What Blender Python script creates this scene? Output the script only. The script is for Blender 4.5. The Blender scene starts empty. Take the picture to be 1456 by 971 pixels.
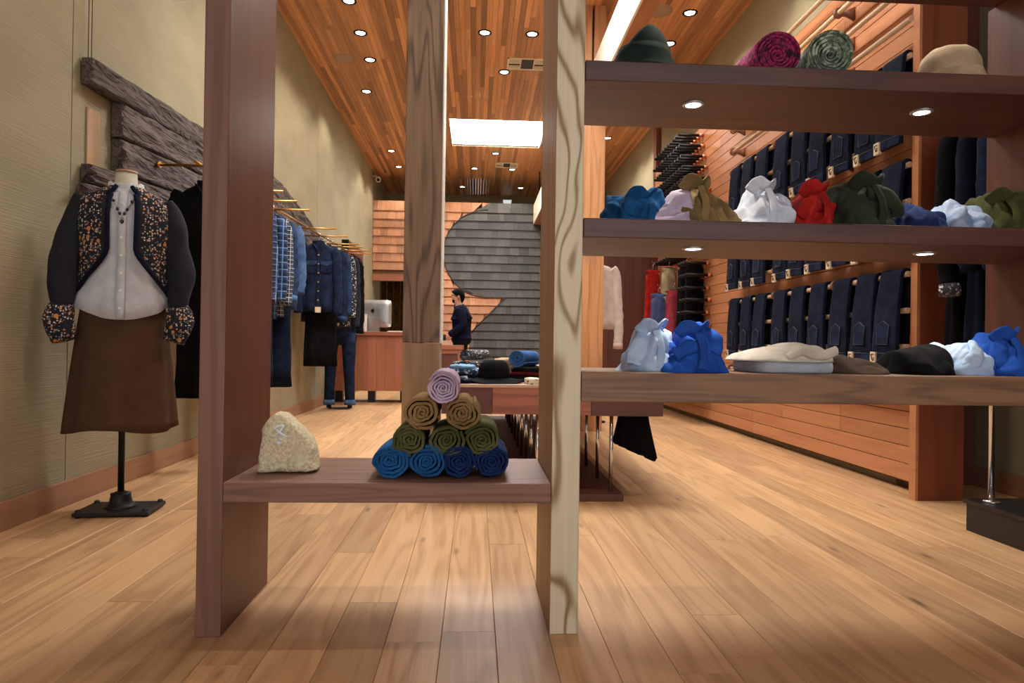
import bpy, math, random
from math import sin, cos, pi, radians, sqrt, atan, atan2, exp
from mathutils import Vector, Matrix, noise
random.seed(7)
SC = bpy.context.scene
COL = SC.collection

# ------------------------------------------------------------------ camera
F_PX, CAM_H = 971.0, 0.82
yaw, pitch, roll = atan(52 / F_PX), radians(0.37), radians(0.8)
fw = Vector((sin(yaw) * cos(pitch), cos(yaw) * cos(pitch), sin(pitch)))
r0 = Vector((cos(yaw), -sin(yaw), 0)); u0 = r0.cross(fw)
upv = u0 * cos(roll) - r0 * sin(roll); rtv = r0 * cos(roll) + u0 * sin(roll)
cam_d = bpy.data.cameras.new('camera'); cam = bpy.data.objects.new('camera', cam_d); COL.objects.link(cam)
cam_d.sensor_width = 36; cam_d.lens = 36 * F_PX / 1456; cam_d.clip_start = 0.05; cam_d.clip_end = 100
M = Matrix((rtv, upv, -fw)).transposed().to_4x4(); M.translation = (0, 0, CAM_H)
cam.matrix_world = M
SC.camera = cam

# ------------------------------------------------------------------ world and exposure
W = bpy.data.worlds.new('world'); SC.world = W; W.use_nodes = True
W.node_tree.nodes['Background'].inputs[0].default_value = (0.95, 0.97, 1.0, 1)
W.node_tree.nodes['Background'].inputs[1].default_value = 1.75
SC.view_settings.view_transform = 'Standard'; SC.view_settings.look = 'None'
SC.view_settings.exposure = 0.0; SC.view_settings.gamma = 1; SC.view_settings.use_curve_mapping = False
WARM = (1.0, 0.90, 0.77); DAY = (0.93, 0.97, 1.0)
P_SPOT, P_SKY, P_PUCK = 46.0, 150.0, 8.0

# room numbers (metres): camera stands at the origin, y runs into the shop
XL, XR, XA, ZC, YE, YS = -2.02, 2.61, 3.10, 4.16, 15.2, 13.4
YF, YB = 1.94, 2.37        # front and back of the shelving unit

def area_light(name, loc, size, power, col, rot=(0, 0, 0)):
    l = bpy.data.lights.new(name, 'AREA'); l.shape = 'RECTANGLE'; l.size, l.size_y = size
    l.energy = power; l.color = col
    o = bpy.data.objects.new(name, l); o.location = loc; o.rotation_euler = rot; COL.objects.link(o); return o
SKYLIGHTS = [(-0.43, 1.02, 10.1, 11.45), (-0.43, 1.02, 4.1, 5.45)]
for x0, x1, y0, y1 in SKYLIGHTS:
    area_light('skylight_daylight', ((x0 + x1) / 2, (y0 + y1) / 2, ZC + .30), (x1 - x0 - .06, y1 - y0 - .06), P_SKY, DAY)

# ------------------------------------------------------------------ mesh helpers
def lin(c):
    c = c / 255.0
    return c / 12.92 if c <= .04045 else ((c + .055) / 1.055) ** 2.4
def rgb(r, g, b): return (lin(r), lin(g), lin(b), 1)
def nz(x, y, z=0.0): return noise.noise(Vector((x, y, z)))

class MB:
    def __init__(s): s.v = []; s.f = []; s.m = []; s.s = []; s.a = None
    def face(s, idx, smooth=False, m=0): s.f.append(tuple(idx)); s.s.append(smooth); s.m.append(m)
    def box(s, x0, x1, y0, y1, z0, z1, m=0):
        b = len(s.v)
        s.v += [(x, y, z) for z in (z0, z1) for y in (y0, y1) for x in (x0, x1)]
        for q in ((0, 2, 3, 1), (4, 5, 7, 6), (0, 1, 5, 4), (2, 6, 7, 3), (0, 4, 6, 2), (1, 3, 7, 5)): s.face([b + i for i in q], False, m)
        return s
    def loft(s, rings, cap=True, smooth=True, closed=True, m=0):
        b = len(s.v); n = len(rings[0])
        for r in rings: s.v += [tuple(p) for p in r]
        for i in range(len(rings) - 1):
            for j in range(n if closed else n - 1):
                k = (j + 1) % n
                s.face((b + i * n + j, b + i * n + k, b + (i + 1) * n + k, b + (i + 1) * n + j), smooth, m)
        if cap and closed:
            s.face([b + j for j in range(n)][::-1], False, m); e = b + (len(rings) - 1) * n
            s.face([e + j for j in range(n)], False, m)
        return s
    def tube(s, pts, rad, seg=8, cap=True, m=0, flat=None, smooth=True):
        pts = [Vector(p) for p in pts]; n = len(pts)
        if not hasattr(rad, '__len__'): rad = [rad] * n
        rings = []; prev = None
        for i, p in enumerate(pts):
            t = (pts[min(i + 1, n - 1)] - pts[max(i - 1, 0)]).normalized()
            if prev is None:
                a = Vector((0, 0, 1)) if abs(t.z) < .9 else Vector((1, 0, 0))
                if flat: a = Vector(flat[1])
                x = a.cross(t).normalized()
            else: x = (prev - t * prev.dot(t)).normalized()
            y = t.cross(x); prev = x
            fl = flat[0] if flat else 1.0
            rings.append([p + x * rad[i] * cos(2 * pi * j / seg) + y * rad[i] * fl * sin(2 * pi * j / seg) for j in range(seg)])
        return s.loft(rings, cap, smooth, True, m)
    def rev(s, prof, c=(0, 0, 0), seg=24, cap=True, m=0, sx=1, sy=1, smooth=True):
        return s.loft([[(c[0] + r * sx * cos(2 * pi * j / seg), c[1] + r * sy * sin(2 * pi * j / seg), c[2] + z) for j in range(seg)] for r, z in prof], cap, smooth, True, m)
    def prism(s, pts, axis, a0, a1, m=0, smooth=False):
        """closed 2-D outline extruded along an axis; pts are the two other coordinates in x,y,z order"""
        def mk(p, a): return {'x': (a, p[0], p[1]), 'y': (p[0], a, p[1]), 'z': (p[0], p[1], a)}[axis]
        return s.loft([[mk(p, a0) for p in pts], [mk(p, a1) for p in pts]], True, smooth, True, m)
    def grid(s, fn, nu, nv, smooth=True, m=0, wrapu=False):
        b = len(s.v)
        for i in range(nu):
            for j in range(nv): s.v.append(tuple(fn(i / (nu if wrapu else nu - 1), j / (nv - 1))))
        for i in range(nu if wrapu else nu - 1):
            for j in range(nv - 1):
                k = (i + 1) % nu
                s.face((b + i * nv + j, b + k * nv + j, b + k * nv + j + 1, b + i * nv + j + 1), smooth, m)
        return s

def link(name, data, parent=None, loc=None):
    o = bpy.data.objects.new(name, data); COL.objects.link(o)
    if parent is not None: o.parent = parent
    if loc is not None: o.location = loc
    return o
def mesh(name, mb, mats, fix=True):
    me = bpy.data.meshes.new(name); me.from_pydata([tuple(v) for v in mb.v], [], mb.f)
    for m in (mats if isinstance(mats, (list, tuple)) else [mats]): me.materials.append(m)
    me.polygons.foreach_set('use_smooth', mb.s); me.polygons.foreach_set('material_index', mb.m)
    if mb.a is not None:
        at = me.attributes.new('rnd', 'FLOAT', 'POINT'); at.data.foreach_set('value', mb.a)
    me.update()
    if fix:
        import bmesh
        bm = bmesh.new(); bm.from_mesh(me); bmesh.ops.recalc_face_normals(bm, faces=bm.faces); bm.to_mesh(me); bm.free()
    return me
def obj(name, mb, mats, parent=None, bevel=0, sub=0, solid=0, local=False):
    """mb in world coordinates (or local=True: in the parent's); linked as one mesh object"""
    me = mesh(name, mb, mats)
    o = link(name, me, parent)
    if parent is not None and not local:
        p = parent; off = Vector((0, 0, 0))
        while p is not None: off += p.location; p = p.parent
        me.transform(Matrix.Translation(-off))
    if solid:
        md = o.modifiers.new('solid', 'SOLIDIFY'); md.thickness = solid; md.offset = 0
    if bevel:
        md = o.modifiers.new('bevel', 'BEVEL'); md.width = bevel; md.segments = 2; md.limit_method = 'ANGLE'
    if sub:
        md = o.modifiers.new('sub', 'SUBSURF'); md.levels = sub; md.render_levels = sub
    return o
def tag(o, label, cat, group=None):
    o['label'] = label; o['category'] = cat
    if group: o['group'] = group
    return o
def thing(name, label, cat, loc=(0, 0, 0), rz=0, group=None):
    o = bpy.data.objects.new(name, None); COL.objects.link(o); o.location = loc; o.rotation_euler = (0, 0, rz); o.empty_display_size = .05
    return tag(o, label, cat, group)
def struct(o, label=None):
    o['kind'] = 'structure'
    if label: o['label'] = label
    return o
def B(*a): return MB().box(*a)
def dup(root, loc, rot=None, label=None, group=None):
    r = root.copy(); COL.objects.link(r); r.location = loc
    if rot is not None: r.rotation_euler = rot
    if label: r['label'] = label
    if group: r['group'] = group
    for ch in list(root.children):
        c = ch.copy(); COL.objects.link(c); c.parent = r
        for g in list(ch.children):
            d = g.copy(); COL.objects.link(d); d.parent = c
    return r

# ------------------------------------------------------------------ materials
def nmat(name, rough=.6, metal=0.0):
    m = bpy.data.materials.new(name); m.use_nodes = True
    nt = m.node_tree; b = nt.nodes['Principled BSDF']
    b.inputs['Roughness'].default_value = rough; b.inputs['Metallic'].default_value = metal
    return m, nt, b
def N(nt, t, **k):
    n = nt.nodes.new(t)
    for a, v in k.items(): setattr(n, a, v)
    return n
def math_n(nt, op, a, b=None, c=None):
    n = N(nt, 'ShaderNodeMath', operation=op)
    for i, x in enumerate((a, b, c)):
        if x is None: continue
        if isinstance(x, (int, float)): n.inputs[i].default_value = x
        else: nt.links.new(x, n.inputs[i])
    return n.outputs[0]
def mixc(nt, fac, a, b, mode='MIX'):
    n = N(nt, 'ShaderNodeMix', data_type='RGBA', blend_type=mode)
    for sock, x in ((n.inputs[0], fac), (n.inputs[6], a), (n.inputs[7], b)):
        if isinstance(x, (int, float)): sock.default_value = x
        elif isinstance(x, tuple): sock.default_value = x
        else: nt.links.new(x, sock)
    return n.outputs[2]
def coords(nt, scale, kind='pos', rand=True):
    if kind == 'pos': c = N(nt, 'ShaderNodeNewGeometry').outputs['Position']
    else: c = N(nt, 'ShaderNodeTexCoord').outputs['Object']
    r = N(nt, 'ShaderNodeObjectInfo').outputs['Random']
    at = N(nt, 'ShaderNodeAttribute', attribute_name='rnd').outputs['Fac']
    rv = math_n(nt, 'FRACT', math_n(nt, 'ADD', r, at))
    vm = N(nt, 'ShaderNodeVectorMath', operation='MULTIPLY'); nt.links.new(c, vm.inputs[0]); vm.inputs[1].default_value = scale
    out = vm.outputs[0]
    if rand:
        ad = N(nt, 'ShaderNodeVectorMath', operation='ADD'); nt.links.new(out, ad.inputs[0])
        cm = N(nt, 'ShaderNodeCombineXYZ')
        for i, k in enumerate((37.0, 53.0, 71.0)): nt.links.new(math_n(nt, 'MULTIPLY', rv, k), cm.inputs[i])
        nt.links.new(cm.outputs[0], ad.inputs[1]); out = ad.outputs[0]
    return out, rv
def noise_n(nt, vec, scale=1.0, detail=3.0, dist=0.0, rough=.5):
    n = N(nt, 'ShaderNodeTexNoise'); n.inputs['Scale'].default_value = scale; n.inputs['Detail'].default_value = detail
    n.inputs['Distortion'].default_value = dist; n.inputs['Roughness'].default_value = rough
    nt.links.new(vec, n.inputs['Vector']); return n.outputs['Fac']
def bump(nt, b, h, strength=.2, dist=.01):
    n = N(nt, 'ShaderNodeBump'); n.inputs['Strength'].default_value = strength; n.inputs['Distance'].default_value = dist
    nt.links.new(h, n.inputs['Height']); nt.links.new(n.outputs[0], b.inputs['Normal'])
def ramp(nt, fac, stops):
    n = N(nt, 'ShaderNodeValToRGB'); e = n.color_ramp.elements
    while len(e) < len(stops): e.new(.5)
    for el, (p, c) in zip(e, stops): el.position = p; el.color = c
    nt.links.new(fac, n.inputs[0]); return n.outputs[0]

def desat(c, k):
    l = .3 * c[0] + .59 * c[1] + .11 * c[2]
    return tuple(x + (l - x) * k for x in c[:3]) + (1,)
def wood(name, c1, c2, axis='z', ring=.35, freq=26, width=.11, long=1.3, rough=.45, tone=.25, fine=.35, knots=0.0, bmp=.05, ds=.20, pw=1.7):
    """c1 body colour, c2 grain colour; grain runs along axis; ring contrast; tone = board to board change"""
    m, nt, b = nmat(name, rough); c1, c2 = desat(c1, ds), desat(c2, ds)
    w, l = 1 / width, 1 / long
    sc = {'x': (l, w, w), 'y': (w, l, w), 'z': (w, w, l)}[axis]
    v, rv = coords(nt, sc)
    n1 = noise_n(nt, v, .7, 1.5, .35)
    g = math_n(nt, 'SINE', math_n(nt, 'MULTIPLY', n1, freq * 2.0))
    g = math_n(nt, 'POWER', math_n(nt, 'MULTIPLY_ADD', g, .5, .5), pw)
    f = {'x': (3, 170, 170), 'y': (170, 3, 170), 'z': (170, 170, 3)}[axis]
    v2, _ = coords(nt, f)
    fn = noise_n(nt, v2, 1.0, 3)
    vm_, _ = coords(nt, {'x': (1.6, 48, 48), 'y': (48, 1.6, 48), 'z': (48, 48, 1.6)}[axis])
    fn = math_n(nt, 'MULTIPLY_ADD', noise_n(nt, vm_, 1.0, 3, .3), .55, math_n(nt, 'MULTIPLY', fn, .45))
    v3, _ = coords(nt, tuple(k * .35 for k in sc))
    n3 = noise_n(nt, v3, 1.0, 2)
    fac = math_n(nt, 'ADD', math_n(nt, 'MULTIPLY', g, ring), math_n(nt, 'MULTIPLY', math_n(nt, 'SUBTRACT', fn, .5), fine * 3.2))
    fac = math_n(nt, 'ADD', fac, math_n(nt, 'MULTIPLY', math_n(nt, 'SUBTRACT', n3, .45), .7))
    n = nt.nodes.new('ShaderNodeClamp'); nt.links.new(fac, n.inputs[0])
    col = mixc(nt, n.outputs[0], c1, c2)
    if tone:
        tv = math_n(nt, 'MULTIPLY_ADD', rv, 2 * tone, 1 - tone)
        cm = N(nt, 'ShaderNodeCombineColor')
        for i in range(3): nt.links.new(tv, cm.inputs[i])
        col = mixc(nt, 1.0, col, cm.outputs[0], 'MULTIPLY')
    if knots:
        v4, _ = coords(nt, {'x': (2.2, 9, 9), 'y': (9, 2.2, 9), 'z': (9, 9, 2.2)}[axis])
        vo = N(nt, 'ShaderNodeTexVoronoi'); vo.inputs['Scale'].default_value = 1.0; nt.links.new(v4, vo.inputs['Vector'])
        k = ramp(nt, math_n(nt, 'ADD', vo.outputs['Distance'], math_n(nt, 'MULTIPLY', fn, .12)), [(.06, (knots, knots, knots, 1)), (.2, (0, 0, 0, 1))])
        sel = math_n(nt, 'GREATER_THAN', N(nt, 'ShaderNodeSeparateColor').outputs[0] if False else noise_n(nt, v3, 2.1, 0), .5)
        col = mixc(nt, math_n(nt, 'MULTIPLY', k, sel), col, rgb(58, 36, 22))
    nt.links.new(col, b.inputs['Base Color'])
    bump(nt, b, fac, bmp, .004)
    return m
def plain(name, c, rough=.6, metal=0.0, var=.12, scale=25.0, bmp=0.0, c2=None, kind='obj', emit=0.0, stretch=(1, 1, 1)):
    m, nt, b = nmat(name, rough, metal)
    v, rv = coords(nt, stretch, kind)
    n = noise_n(nt, v, scale, 4)
    c2 = c2 or tuple(x * (1 - 2.2 * var) for x in c[:3]) + (1,)
    col = mixc(nt, ramp(nt, n, [(.35, (0, 0, 0, 1)), (.68, (1, 1, 1, 1))]), c, c2)
    nt.links.new(col, b.inputs['Base Color'])
    if bmp: bump(nt, b, n, bmp, .01)
    if emit: b.inputs['Emission Color'].default_value = c; b.inputs['Emission Strength'].default_value = emit
    return m
def fabric(name, c, c2=None, weave=260.0, rough=.92, var=.2, sheen=.0, bmp=.25):
    m, nt, b = nmat(name, rough)
    v, rv = coords(nt, (1, 1, 1), 'obj')
    n = noise_n(nt, v, 14, 3); w = noise_n(nt, v, weave, 2)
    c2 = c2 or tuple(x * (1 - var) for x in c[:3]) + (1,)
    col = mixc(nt, ramp(nt, n, [(.35, (0, 0, 0, 1)), (.65, (1, 1, 1, 1))]), c, c2)
    col = mixc(nt, math_n(nt, 'MULTIPLY', w, .35), col, (0, 0, 0, 1))
    nt.links.new(col, b.inputs['Base Color'])
    b.inputs['Specular IOR Level'].default_value = .12
    bump(nt, b, math_n(nt, 'ADD', n, math_n(nt, 'MULTIPLY', w, .25)), bmp, .006)
    return m
def plaid(name, base, c1, c2, f=22.0):
    m, nt, b = nmat(name, .9)
    tc = N(nt, 'ShaderNodeTexCoord').outputs['Object']; s = N(nt, 'ShaderNodeSeparateXYZ'); nt.links.new(tc, s.inputs[0])
    def band(o, fr, th, ph=0.0):
        return math_n(nt, 'GREATER_THAN', math_n(nt, 'SINE', math_n(nt, 'MULTIPLY_ADD', o, fr * 2 * pi, ph)), th)
    a = math_n(nt, 'ADD', band(s.outputs[0], f, .2), band(s.outputs[2], f, .2))
    col = mixc(nt, math_n(nt, 'MULTIPLY', a, .5), base, c1)
    t = math_n(nt, 'MAXIMUM', band(s.outputs[0], f, .93, 2.0), band(s.outputs[2], f, .93, 2.0))
    col = mixc(nt, t, col, c2)
    nt.links.new(col, b.inputs['Base Color']); return m
def print_cloth(name, base, c1, c2, scale=60.0):
    m, nt, b = nmat(name, .9)
    v, rv = coords(nt, (1, 1, 1), 'obj')
    vo = N(nt, 'ShaderNodeTexVoronoi'); vo.inputs['Scale'].default_value = scale; nt.links.new(v, vo.inputs['Vector'])
    sp = N(nt, 'ShaderNodeSeparateColor'); nt.links.new(vo.outputs['Color'], sp.inputs[0])
    d = math_n(nt, 'LESS_THAN', vo.outputs['Distance'], .42)
    col = mixc(nt, math_n(nt, 'MULTIPLY', d, math_n(nt, 'GREATER_THAN', sp.outputs[0], .25)), base, mixc(nt, math_n(nt, 'GREATER_THAN', sp.outputs[1], .5), c1, c2))
    nt.links.new(col, b.inputs['Base Color']); return m

MT = {}
MT['floor'] = wood('oak_floor', rgb(206, 162, 114), rgb(160, 112, 70), 'y', .42, 17, .08, .9, .40, .16, .42, .95, .03, .05)
MT['subfloor'] = plain('dark_joint', rgb(120, 84, 52), .9, var=.1)
MT['ceil'] = wood('fir_ceiling', rgb(206, 146, 88), rgb(150, 92, 48), 'y', .3, 12, .05, 1.2, .5, .42, .3, ds=.12)
MT['walnut'] = wood('walnut_vertical', rgb(104, 58, 40), rgb(64, 34, 24), 'z', .3, 14, .09, 1.6, .4, .0, .45, ds=.0)
MT['walnut_x'] = wood('walnut_along', rgb(86, 48, 35), rgb(48, 27, 20), 'x', .45, 22, .06, 1.2, .42, .0, .5, ds=.0)
MT['walnut_face'] = wood('walnut_sawn_edge', rgb(134, 96, 78), rgb(92, 60, 48), 'x', .5, 24, .05, .8, .5, .0, .6, ds=.0)
MT['walnut_pale'] = wood('walnut_pale_edge', rgb(136, 100, 70), rgb(88, 60, 42), 'x', .55, 26, .05, .9, .5, .0, .6, ds=.0)
MT['walnut_daylit_edge'] = wood('walnut_post_daylit_edge', rgb(130, 90, 76), rgb(94, 62, 52), 'z', .4, 12, .05, .9, .5, .0, .6, ds=.0)  # sawn front edges of the uprights; greyer tone is daylight put into the colour
MT['ash'] = wood('pale_ash', rgb(218, 206, 174), rgb(140, 110, 62), 'z', .9, 26, .10, .42, .55, .0, .2, ds=.05, pw=4.5)
MT['ash_side'] = wood('ash_side', rgb(176, 136, 96), rgb(136, 100, 66), 'z', .35, 10, .05, 1.2, .5, .0, .4, ds=.05)
MT['elm'] = wood('grey_brown_elm', rgb(146, 114, 84), rgb(80, 58, 40), 'z', .7, 30, .10, 1.1, .55, .0, .5, ds=.1, pw=2.6)
MT['elm_low'] = wood('yellow_brown_elm', rgb(182, 140, 92), rgb(138, 100, 62), 'z', .45, 14, .12, 1.4, .55, .0, .4)
MT['fir'] = wood('fir_column', rgb(188, 130, 78), rgb(146, 92, 50), 'z', .5, 16, .10, 1.0, .5, .0, .25, ds=.05)
MT['bank'] = wood('fir_wall_board', rgb(196, 128, 78), rgb(156, 92, 50), 'y', .28, 12, .08, 1.0, .45, .12, .3, ds=.10)
MT['bankpost'] = wood('red_fir_panel', rgb(126, 64, 38), rgb(88, 42, 24), 'z', .4, 14, .1, 1.3, .45, .0, .3, ds=.0)
MT['darkwood'] = wood('dark_red_wood', rgb(98, 46, 28), rgb(64, 28, 18), 'z', .25, 10, .09, 1.4, .5, .12, .35)
MT['dowel'] = wood('pale_dowel', rgb(214, 176, 128), rgb(184, 140, 92), 'y', .2, 8, .03, .5, .5, .08, .2)
MT['bracket'] = wood('brown_bracket', rgb(134, 78, 48), rgb(98, 54, 34), 'z', .2, 8, .05, .2, .5, .05, .3)
MT['counter'] = wood('cherry_counter', rgb(176, 98, 52), rgb(138, 70, 36), 'z', .25, 10, .09, 1.2, .45, .10, .3)
MT['counter_top'] = wood('cherry_top', rgb(168, 92, 52), rgb(128, 64, 36), 'x', .3, 10, .09, 1.2, .4, .0, .3)
MT['table'] = wood('cedar_table', rgb(190, 106, 66), rgb(122, 56, 34), 'x', .6, 14, .07, 1.2, .45, .0, .25)
MT['table_dark'] = wood('dark_table_block', rgb(110, 56, 42), rgb(80, 38, 30), 'x', .25, 10, .09, 1.2, .45, .0, .3)
MT['table_top'] = wood('pale_table_top', rgb(216, 176, 140), rgb(190, 146, 110), 'x', .2, 10, .09, 1.2, .5, .0, .2)
MT['base'] = wood('baseboard_oak', rgb(172, 118, 76), rgb(134, 86, 52), 'y', .25, 10, .06, 1.2, .5, .0, .3)
MT['barn'] = wood('weathered_barn', rgb(100, 86, 78), rgb(30, 26, 25), 'y', .6, 40, .05, .40, .9, .14, .9, .9, .9, ds=.0)
MT['cedar'] = wood('cedar_shingle', rgb(188, 132, 94), rgb(150, 96, 64), 'z', .2, 8, .05, .4, .75, .22, .5, ds=.05)
MT['slate'] = wood('grey_shingle', rgb(82, 80, 78), rgb(54, 52, 52), 'z', .2, 8, .05, .4, .8, .30, .6, ds=.0)
MT['white'] = plain('white_paint', rgb(238, 232, 222), .5, var=.02)
MT['cream'] = plain('cream_paint', rgb(244, 232, 208), .5, var=.03)
MT['black'] = plain('black_metal', rgb(30, 30, 31), .45, .6, .2, 40, .1)
MT['iron'] = plain('cast_iron', rgb(46, 45, 46), .5, .5, .2, 60, .3)
MT['chrome'] = plain('chrome', rgb(214, 214, 216), .12, 1.0, .02)
MT['brass'] = plain('brass', rgb(196, 146, 78), .3, 1.0, .1)
MT['copper'] = plain('copper_collar', rgb(206, 128, 90), .4, .6, .1)
MT['alu'] = plain('aluminium', rgb(188, 188, 190), .35, .8, .02)
MT['darkgrey'] = plain('dark_grey_plastic', rgb(40, 40, 42), .5, 0, .1)
MT['plinth'] = plain('black_lacquer', rgb(24, 22, 24), .35, 0, .15)
MT['glow'] = plain('lamp_glow', (1, .93, .82, 1), .4, emit=14.0, var=0)
MT['sky'] = plain('sky_glow', (1, 1, 1, 1), .4, emit=5.0, var=0)
MT['grey_disc'] = plain('speaker_mesh', rgb(176, 152, 128), .7, 0, .05, 200)
MT['glass'] = plain('mirror_glass', rgb(220, 222, 222), .04, 1.0, .01)
MT['leather'] = plain('paper_label', rgb(226, 206, 172), .7, 0, .05)
MT['print'] = plain('label_print', rgb(70, 36, 26), .8)
def plaster_mat():
    m, nt, b = nmat('combed_plaster', .9)
    v, _ = coords(nt, (6, 3, 6), 'pos', False)
    v2, _ = coords(nt, (10, 3.0, 150), 'pos', False)
    n = noise_n(nt, v, .5, 4); r = noise_n(nt, v2, 1, 4, .4)
    col = mixc(nt, ramp(nt, n, [(.3, (0, 0, 0, 1)), (.7, (1, 1, 1, 1))]), rgb(166, 155, 124), rgb(148, 138, 110))
    col = mixc(nt, math_n(nt, 'MULTIPLY', r, .25), col, rgb(120, 108, 80))
    nt.links.new(col, b.inputs['Base Color']); bump(nt, b, math_n(nt, 'ADD', r, math_n(nt, 'MULTIPLY', n, .4)), .4, .008)
    return m
MT['plaster'] = plaster_mat()
def denim(name, c, c2): return fabric(name, c, c2, 420.0, .85, .2, .08, .2)
MT['indigo'] = denim('dark_indigo_denim', rgb(26, 34, 58), rgb(14, 20, 38))
MT['indigo2'] = denim('navy_denim', rgb(36, 48, 78), rgb(20, 28, 50))
MT['midblue'] = denim('mid_blue_denim', rgb(54, 76, 112), rgb(30, 44, 74))
MT['ltblue'] = denim('light_blue_denim', rgb(96, 122, 160), rgb(62, 86, 124))
MT['stitch'] = plain('tan_stitching', rgb(96, 92, 92), .9)
MT['blackcloth'] = fabric('black_cloth', rgb(22, 21, 24), rgb(14, 14, 16))
MT['navycloth'] = fabric('navy_cloth', rgb(28, 32, 54), rgb(20, 22, 38))
MT['plaid1'] = plaid('navy_plaid', rgb(20, 28, 52), rgb(38, 58, 98), rgb(110, 132, 164), 24)
MT['plaid2'] = plaid('blue_check', rgb(36, 64, 108), rgb(16, 22, 42), rgb(104, 140, 180), 18)
MT['plaid3'] = plaid('black_white_check', rgb(18, 18, 24), rgb(70, 72, 82), rgb(186, 186, 188), 30)
MT['printfloral'] = print_cloth('black_white_print', rgb(24, 26, 36), rgb(206, 206, 204), rgb(120, 126, 140), 55)
MT['printblue'] = print_cloth('blue_white_print', rgb(44, 60, 96), rgb(222, 226, 228), rgb(150, 170, 196), 60)
MT['printgrey'] = print_cloth('grey_print', rgb(58, 58, 66), rgb(208, 204, 196), rgb(120, 118, 120), 70)
# ================================================================== SETTING
# floor: a dark bed with single oak planks on it
floor = struct(obj('floor', B(-2.1, 3.2, -2.2, 15.4, -.06, -.012), MT['subfloor']), 'wide knotty oak plank floor')
PW = .152
def plank_mesh():
    mb = MB(); g = .0012 / PW; c = .004
    # unit plank: x 0..PW, y 0..1 (scaled to its length), bevelled long edges
    pr = [(.0005, -.012), (PW - .0005, -.012), (PW - .0005, -.001), (PW - .0016, 0), (.0016, 0), (.0005, -.001)]
    mb.prism(pr, 'y', 0.0, 1.0); return mesh('plank', mb, MT['floor'])
pm = plank_mesh(); far = MB(); far.a = []; rr = random.Random(11); near_n = 0
x = -2.06
while x < 3.12:
    y = -1.4 - rr.random() * 1.6
    while y < 15.3:
        L = rr.choice((.7, 1.1, 1.5, 1.9, 2.3)) + rr.random() * .4
        if 1.35 < y + L and y < 6.6 and near_n < 300:
            o = link('plank', pm, floor, (x, y, 0)); o.scale = (1, L - .002, 1); near_n += 1
        else:
            n0 = len(far.v); far.box(x + .0012, x + PW - .0012, y, y + L - .002, -.012, 0); far.a += [rr.random()] * (len(far.v) - n0)
        y += L
    x += PW
o = obj('far_planks', far, MT['floor'], floor); o['kind'] = 'stuff'

# ceiling: narrow fir slats running into the shop, with two skylight openings
ceiling = struct(obj('ceiling', B(XL - .1, 3.2, -2.2, 15.4, ZC + .42, ZC + .5), MT['subfloor']), 'narrow fir slat ceiling')
sl = MB(); sl.a = []; SW = .0555; x = XL - .02
def slat(x, y0, y1):
    n0 = len(sl.v); dz = rr.random() * .0015
    sl.box(x + .0012, x + SW - .0012, y0, y1 - .002, ZC - dz, ZC + .03); sl.a += [rr.random()] * (len(sl.v) - n0)
while x < 3.15:
    y = -2.2 - rr.random() * 2
    while y < 15.3:
        L = 1.0 + rr.random() * 2.2; segs = [(y, min(y + L, 15.3))]
        for a, b, c, d in SKYLIGHTS:
            if x + SW > a and x < b:
                ns = []
                for s0, s1 in segs:
                    if s1 <= c or s0 >= d: ns.append((s0, s1)); continue
                    if s0 < c: ns.append((s0, c))
                    if s1 > d: ns.append((d, s1))
                segs = ns
        for s0, s1 in segs: slat(x, s0, s1)
        y += L
    x += SW
o = obj('slats', sl, MT['ceil'], ceiling); o['kind'] = 'stuff'
for i, (a, b, c, d) in enumerate(SKYLIGHTS):
    w = struct(obj('window_%d' % (i + 1), B(a, b, c, d, ZC + .33, ZC + .345), MT['sky']), 'bright daylight skylight in the slat ceiling')
    mb = MB()
    for q in ((a - .03, a, c - .03, d + .03), (b, b + .03, c - .03, d + .03), (a, b, c - .03, c), (a, b, d, d + .03)): mb.box(*q, ZC + .002, ZC + .33)
    obj('skylight_well', mb, MT['white'], w)

# left wall: plaster sheets with open joints
wl = struct(obj('wall_left', B(XL - .12, XL - .014, -2.2, 15.4, 0, ZC + .42), MT['subfloor']), 'combed beige plaster wall')
seams = [-2.2, .9, 3.5, 5.62, 8.72, 11.8, 15.4]
for a, b in zip(seams, seams[1:]): obj('plaster_sheet', B(XL - .014, XL, a + .004, b - .004, 0, ZC + .02), MT['plaster'], wl)
bb = struct(obj('baseboard_left', B(XL, XL + .022, -2.2, 9.5, 0, .125), MT['base'], bevel=.004), 'oak baseboard')
# right wall, stepping back into an alcove beside the storefront
wr = struct(obj('wall_right', B(XR, 3.2, 4.10, 15.4, 0, ZC + .02), MT['plaster']), 'beige plaster wall')
struct(obj('wall_alcove', B(XA, 3.2, -2.2, 4.10, 0, ZC + .02), MT['plaster']), 'textured plaster alcove wall')
struct(obj('baseboard_alcove', B(XA - .022, XA, -2.2, 4.08, 0, .125), MT['base'], bevel=.004))
struct(obj('trim_1', B(2.54, XR, 9.62, 9.76, 0, ZC), MT['bankpost'], bevel=.003), 'reddish vertical trim on plaster wall')
struct(obj('wall_end', B(XL, XR, YE, YE + .12, 0, ZC + .02), MT['plaster']), 'end wall of the shop')

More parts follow.
